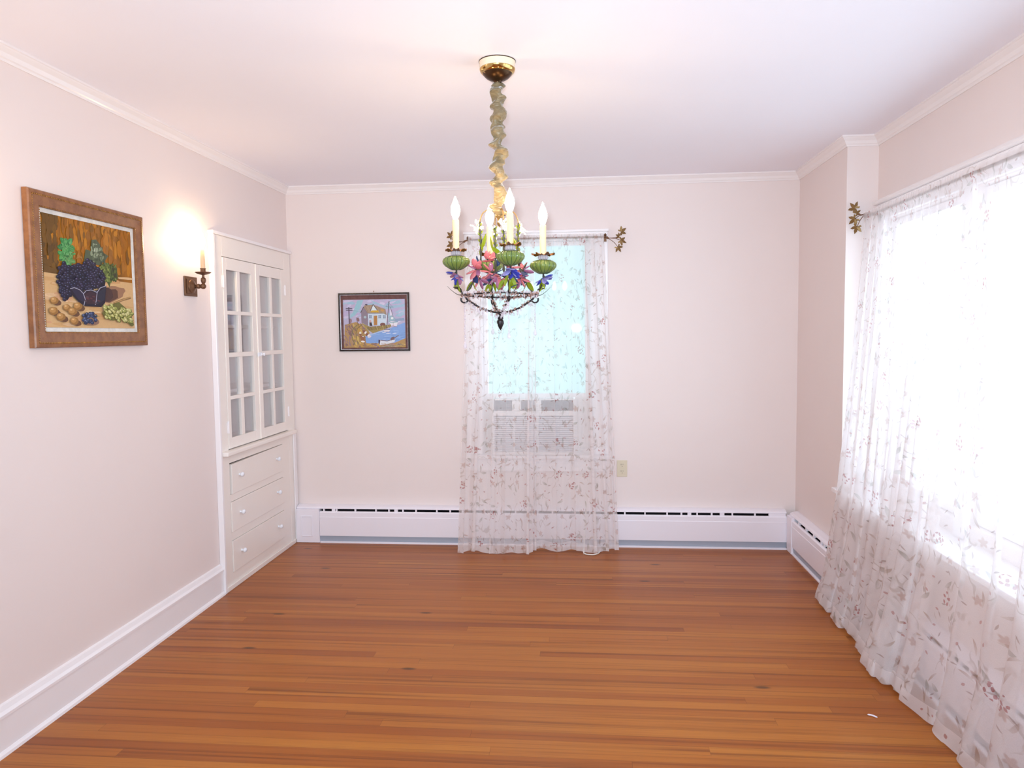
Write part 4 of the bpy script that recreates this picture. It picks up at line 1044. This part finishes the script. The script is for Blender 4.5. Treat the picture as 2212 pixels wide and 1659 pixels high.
    for q in range(22):
        v = Vector((rg.gauss(0, 1), rg.gauss(0, 1), rg.gauss(0, 1))).normalized()*rg.uniform(.008, .026); v.z *= 1.25
        b.ell(cs+v, .0038, .0038, .0055, 8, 6, dirq(v)); b.tube([cs+v*.15, cs+v], .0007, 5)
    b.build('white_spray', M['white_bead'], ch, smooth=180)
    # flower below the cup, leaves below the flower
    fm = {0: ['blue', 'blue', 'lilac'], 1: ['pink', 'mauve'], 2: ['mauve', 'blue', 'mauve', 'lilac'], 3: ['blue', 'blue', 'lilac']}[k]
    flower(arm_pt(k, RA+.004, 1.657+TILT[k]), rad*.5+Vector((0, 0, -.8)), .042, 8, fm, seed=k, spread=1.05)
    flower(arm_pt(k, RA-.004, 1.648+TILT[k], .008), tan*.4+Vector((0, 0, -1)), .034, 6, fm[::-1], seed=k+40, spread=.9)
    for q in range(3):
        gleaf(arm_pt(k, .160+.004*q, 1.634-.006*q, (-.006, .005, 0)[q]), rad*(.5-.35*q)+tan*(-.7, .6, .1)[q]+Vector((0, 0, -1.1)), .042, .0085, 'lime', twist=q*1.1)
    gleaf(arm_pt(k, .150, 1.590, .006), rad*.9+tan*.4+Vector((0, 0, .5)), .040, .008, 'navy' if k % 2 else 'vine', twist=.4)
    tw = spline([arm_pt(k, .142, 1.573), arm_pt(k, .165, 1.574, .01), arm_pt(k, .190, 1.590, .016), arm_pt(k, .205, 1.604, .02)], 5)
    MB().tube(tw, [.0016*(1-i/len(tw)*.7) for i in range(len(tw))], 6).build('twig', M['vine'], ch, smooth=180)
    # flowers and leaves on the rods in the middle
    flower(arm_pt(k, .090, 1.668, .014), rad*.6+tan*.5+Vector((0, 0, .1)), .044, 7, ['pink', 'pink', 'mauve'], seed=k+60, spread=1.0)
    flower(arm_pt(k, .074, 1.636, -.022), rad*.2-tan*.8+Vector((0, 0, -.5)), .040, 7, ['pink', 'mauve'], seed=k+80, spread=1.0)
    flower(arm_pt(k, .050, 1.706, .020), tan*.7-rad*.2+Vector((0, 0, .6)), .034, 6, ['pink', 'pink'], seed=k+95, spread=.9)
    for q, (m1, r_, z_, o_, dv, L_, w_) in enumerate((('navy', .088, 1.660, -.01, -tan*.8+Vector((0, 0, -.3)), .046, .015), ('navy', .100, 1.640, .01, tan*.9+Vector((0, 0, -.5)), .046, .013),
                          ('lime', .108, 1.622, -.008, -tan*.5+rad*.2+Vector((0, 0, -.6)), .046, .011), ('lime', .104, 1.616, .012, tan*.7+Vector((0, 0, -.8)), .040, .011),
                          ('lime', .072, 1.745, .006, tan*.4-rad*.3+Vector((0, 0, .9)), .060, .008), ('navy', .076, 1.690, -.004, rad*.3-tan*.4+Vector((0, 0, .7)), .036, .012),
                          ('lime', .070, 1.720, -.01, -tan*.6+Vector((0, 0, .4)), .045, .009), ('vine', .090, 1.650, .004, rad*.3+tan*.2+Vector((0, 0, 1)), .050, .005))):
        gleaf(arm_pt(k, r_, z_, o_), dv, L_, w_, m1, twist=q*.7, bend=.15)

# ================================================================== curtain rods with leaf finials
def maple(b, c, nrm, upv, r):
    """five-lobed metal leaf"""
    nrm = Vector(nrm).normalized(); up = Vector(upv); up = (up-nrm*up.dot(nrm)).normalized(); sd = up.cross(nrm); c = Vector(c)
    lob = []
    for k, (ang, L) in enumerate(((0, 1.0), (62, .92), (125, .66), (-125, .66), (-62, .92))):
        pass
    pts = []
    seq = [(180, .10), (140, .62), (118, .72), (105, .40), (88, .58), (62, 1.0), (48, .72), (36, .40), (20, .66), (0, 1.08), (-20, .66), (-36, .40), (-48, .72), (-62, 1.0), (-88, .58), (-105, .40), (-118, .72), (-140, .62)]
    for ang, L in seq: t = math.radians(ang); pts.append((math.sin(t)*L*r, math.cos(t)*L*r))
    n = len(pts); vs = []
    for off in (0.0, -.0016):
        vs.append(c+nrm*(off+.0035))
        for x, y in pts: vs.append(c+sd*x+up*y+nrm*(off-.004*(math.hypot(x, y)/r)**2+.002*math.sin(math.atan2(x, y)*5)))
    fs = []
    for i in range(n):
        j = (i+1) % n; fs += [(0, 1+j, 1+i), (n+1, n+2+i, n+2+j), (1+i, 1+j, n+2+j, n+2+i)]
    return b.add(vs, fs)
def finial(parent, p, e, nrm):
    """p: rod end, e: outward direction, nrm: towards the room"""
    p = Vector(p); e = Vector(e); nz = Vector((0, 0, 1)); nr = Vector(nrm)
    f = MB().ell(p, .007, .007, .007, 12, 8).build('finial', M['bronze'], parent, smooth=180)
    spots = (((.060, .006), (.088, .040), .036), ((.050, -.004), (.086, -.018), .036), ((.040, -.028), (.066, -.062), .034))
    for (m0, m1), (s0, s1), r in spots:
        c = p+e*s0+nz*s1
        MB().tube(spline([p, p+e*m0+nz*m1, c], 6), .0018, 6).build('stem', M['bronze'], f, smooth=180)
        b = MB(); maple(b, c+nr*.004, nr+e*.25+nz*random.uniform(-.2, .2), e*(s0)+nz*(s1*1.6)+nz*random.uniform(-.02, .02), r); b.build('leaf', M['bronze_leaf'], f, smooth=30)
    b = MB(); maple(b, p+e*.070+nz*.012+nr*.002, nr-e*.4, -e+nz*.4, .024); b.build('leaf', M['bronze_leaf'], f, smooth=30)
RZ, RY = 2.045, 4.850
rod = thing('curtain_rod', (1.70, RY, RZ), 'bronze curtain rod with maple leaf finials over the narrow far window', 'curtain rod', 'leaf ended curtain rods')
MB().tube([(1.262, RY, RZ), (2.160, RY, RZ)], .0065, 14).build('rod', M['bronze'], rod, smooth=60)
for x in (1.262, 2.160): MB().tube(spline([(x, D-.021, RZ+.004), (x, D-.05, RZ+.016), (x, RY+.004, RZ+.018), (x, RY-.004, RZ+.006)], 5), .0062, 10).box(x-.010, D-.026, RZ-.022, x+.010, D-.0222, RZ+.026).build('bracket', M['bronze'], rod, smooth=50)
finial(rod, (1.240, RY, RZ-.010), (-1, 0, 0), (0, -1, 0))
finial(rod, (2.176, RY, RZ-.008), (1, 0, 0), (0, -1, 0))
for x0, x1 in ((1.240, 1.262), (2.160, 2.176)): MB().tube([(x0, RY, RZ-.008), (x1, RY, RZ)], .005, 8).build('rod_end', M['bronze'], rod, smooth=60)
BX, BZ = 3.468, 2.008
rod = thing('curtain_rod', (BX, 2.5, BZ), 'long bronze curtain rod with maple leaf finial across the bay window on the right', 'curtain rod', 'leaf ended curtain rods')
MB().tube([(BX, 1.0, BZ), (BX, 4.020, BZ)], .0065, 14).build('rod', M['bronze'], rod, smooth=60)
for y in (4.012, 2.46, 1.03): MB().tube(spline([(W2-.023, y, BZ+.004), (BX+.04, y, BZ+.016), (BX-.002, y, BZ+.016), (BX-.006, y, BZ+.004)], 5), .0055, 10).box(W2-.0275, y-.010, BZ-.022, W2-.0225, y+.010, BZ+.0165).build('bracket', M['bronze'], rod, smooth=50)
finial(rod, (BX, 4.030, BZ+.016), (-.42, .42, 0), (-.45, -.9, 0))
MB().tube([(BX, 4.018, BZ), (BX, 4.030, BZ+.016)], .005, 8).build('rod_end', M['bronze'], rod, smooth=60)

# ================================================================== sheer curtains
def cloth(name, fn, nu, nv, width, height, label, group, u0=0.0):
    vs = []; uv = []; fs = []
    for j in range(nv+1):
        for i in range(nu+1):
            u, v = i/nu, j/nv
            vs.append(fn(u, v)); uv.append((u0+u*width, (1-v)*height))
    for j in range(nv):
        for i in range(nu):
            a = j*(nu+1)+i; fs.append((a, a+1, a+nu+2, a+nu+1))
    b = MB(); b.add(vs, fs); b.uv = uv
    o = b.build(name, M['curtain'], None, smooth=180)
    return tag(o, label, 'curtain', group)
def ease(t): t = min(max(t, 0), 1); return t*t*(3-2*t)
def pleat(u, folds, v):
    """sum of asymmetric pleats -> (sideways shift, depth)"""
    s = d = 0
    for c, w, amp, top in folds:
        t = (u-c)/w
        if abs(t) < 1:
            e = (1-t*t)**2; k = top+(1-top)*ease(v*1.3)
            d += amp*e*k; s += -amp*.9*math.sin(PI*t)*e*k
    return s, d
def back_panel(xt0, xt1, xb0, xb1, folds, seed, yb):
    rg = random.Random(seed); ph = [rg.uniform(0, 6.28) for _ in range(8)]
    def fn(u, v):
        z = RZ+.022-(RZ+.022-.012)*v
        q = ease(v*1.05)
        x = (xt0+(xt1-xt0)*u)*(1-v)+(xb0+(xb1-xb0)*u)*v
        s, d = pleat(u, folds, v)
        y = (RY-.004)*(1-v)+yb*v
        gath = max(0, 1-v*9)
        y -= d+.010*math.sin(u*17+ph[0])*(.2+v)+.006*math.sin(u*41+ph[1]+v*2)*(.4+.4*v)
        if v < .03: y -= .006*math.sin(u*150)*gath
        x += s+.004*math.sin(u*23+ph[2])*v
        if v < .02: y += 0
        z += .008*math.sin(u*9+ph[3])*ease((v-.8)*5)+ (.010*math.sin(u*15+ph[4])*ease((v-.9)*10))
        z = max(z, .006)
        if v < .022: # casing wraps round the rod
            y = RY-.0085-.002*math.sin(u*150); z = RZ+.022-(v/.022)*.044
        return (x, y, z)
    return fn
cloth('sheer_curtain', back_panel(1.266, 1.700, 1.195, 1.684, [(.07, .06, .018, .5), (.22, .05, .030, .3), (.42, .06, .018, .2), (.62, .05, .014, .3), (.93, .05, .028, .2)], 5, 4.668), 200, 150, .72, 2.05,
      'floral sheer curtain panel on the left half of the far window', 'sheer curtains at the far window')
cloth('sheer_curtain', back_panel(1.678, 2.150, 1.660, 2.242, [(.06, .05, .024, .3), (.30, .05, .016, .2), (.52, .05, .014, .2), (.74, .045, .034, .45), (.86, .045, .030, .4), (.96, .035, .020, .4)], 9, 4.735), 200, 150, .78, 2.05,
      'floral sheer curtain panel on the right half of the far window', 'sheer curtains at the far window', u0=3.3)

def bay_panel(y0t, y1t, y0b, y1b, nf, amp0, amp1, seed, bunch=None):
    rg = random.Random(seed)
    ph = [rg.uniform(0, 6.28) for _ in range(10)]
    am = [rg.uniform(.55, 1.25) for _ in range(nf+3)]
    jit = [rg.uniform(-.25, .25) for _ in range(nf+3)]
    def fn(u, v):
        z = BZ+.022-(BZ+.022-.008)*v
        t = u*nf+.25*math.sin(u*7+ph[0]); k = int(t); f = t-k
        a_ = am[k]*(1-f)+am[k+1]*f
        grow = .35+.65*ease(v*1.2)
        amp = (amp0*(1-v)+amp1*v)*a_*grow
        bn = 1.0
        if bunch:
            w_ = max(0, 1-((u-bunch[0])/bunch[1])**2)*ease((v-.62)/.38); bn = 1+bunch[2]*w_
        q = 2*PI*(t+.3*jit[k]*math.sin(PI*f))
        dx = amp*bn*(.30+.25*v+.45*math.cos(q)+.18*math.sin(2*q+ph[1]))
        dy = -amp*.95*math.sin(q)*(1 if nf > 6 else 1.5)
        # hangs from the rod, rests against the stool edge, runs out on to the floor
        xs = (BX-.004)+(3.360-(BX-.004))*min(1, (BZ-z)/(BZ-.56))
        if z < .56: xs = 3.360+(3.285-3.360)*((.56-z)/.56)**1.1
        wrk = .004*math.sin(v*31+u*19+ph[2])*ease((v-.55)*2)+.003*math.sin(v*57+u*43+ph[3])*ease((v-.7)*3)
        x = xs-dx+wrk
        y = (y0t+(y1t-y0t)*u)*(1-v)+(y0b+(y1b-y0b)*u)*v+dy
        z += .010*math.sin(q+ph[4])*ease((v-.85)*7)
        z = max(z, .005+.003*(1+math.sin(q)))
        x -= .030*ease((v-.90)*10)*(.35+.5*am[k]*(.5+.5*math.cos(q+ph[6])))
        if v < .022:
            x = BX-.0085-.003*(1+math.sin(q*3)); z = BZ+.022-(v/.022)*.044; y = (y0t+(y1t-y0t)*u)+.2*dy
        return (x, y, z)
    return fn
cloth('sheer_curtain', bay_panel(4.015, 3.020, 3.975, 2.870, 13, .026, .058, 21, (.87, .15, 1.0)), 300, 170, 1.9, 2.07,
      'bunched floral sheer curtain panel at the far end of the bay, beside the finial', 'sheer curtains at the bay window', u0=6.1)
cloth('sheer_curtain', bay_panel(3.035, 1.760, 2.850, 1.720, 5, .030, .060, 34), 260, 170, 1.75, 2.07,
      'broad floral sheer curtain panel of the bay window, nearest the bottom right corner', 'sheer curtains at the bay window', u0=9.4)
cloth('sheer_curtain', bay_panel(1.760, 1.000, 1.700, 0.960, 6, .030, .055, 55), 160, 120, 1.3, 2.07,
      'sheer curtain panel at the near end of the bay window', 'sheer curtains at the bay window', u0=12.2)

# ================================================================== bits on the floor
b = MB(); b.tube(spline([(3.046, 2.752, .0035), (3.060, 2.744, .0045), (3.074, 2.733, .003)], 4), [.0015, .003, .0034, .003, .003, .0034, .0032, .003, .0016], 6)
tag(b.build('paper_scrap', M['paper'], smooth=60), 'tiny white scrap lying on the wood floor near the bay curtain', 'scrap')
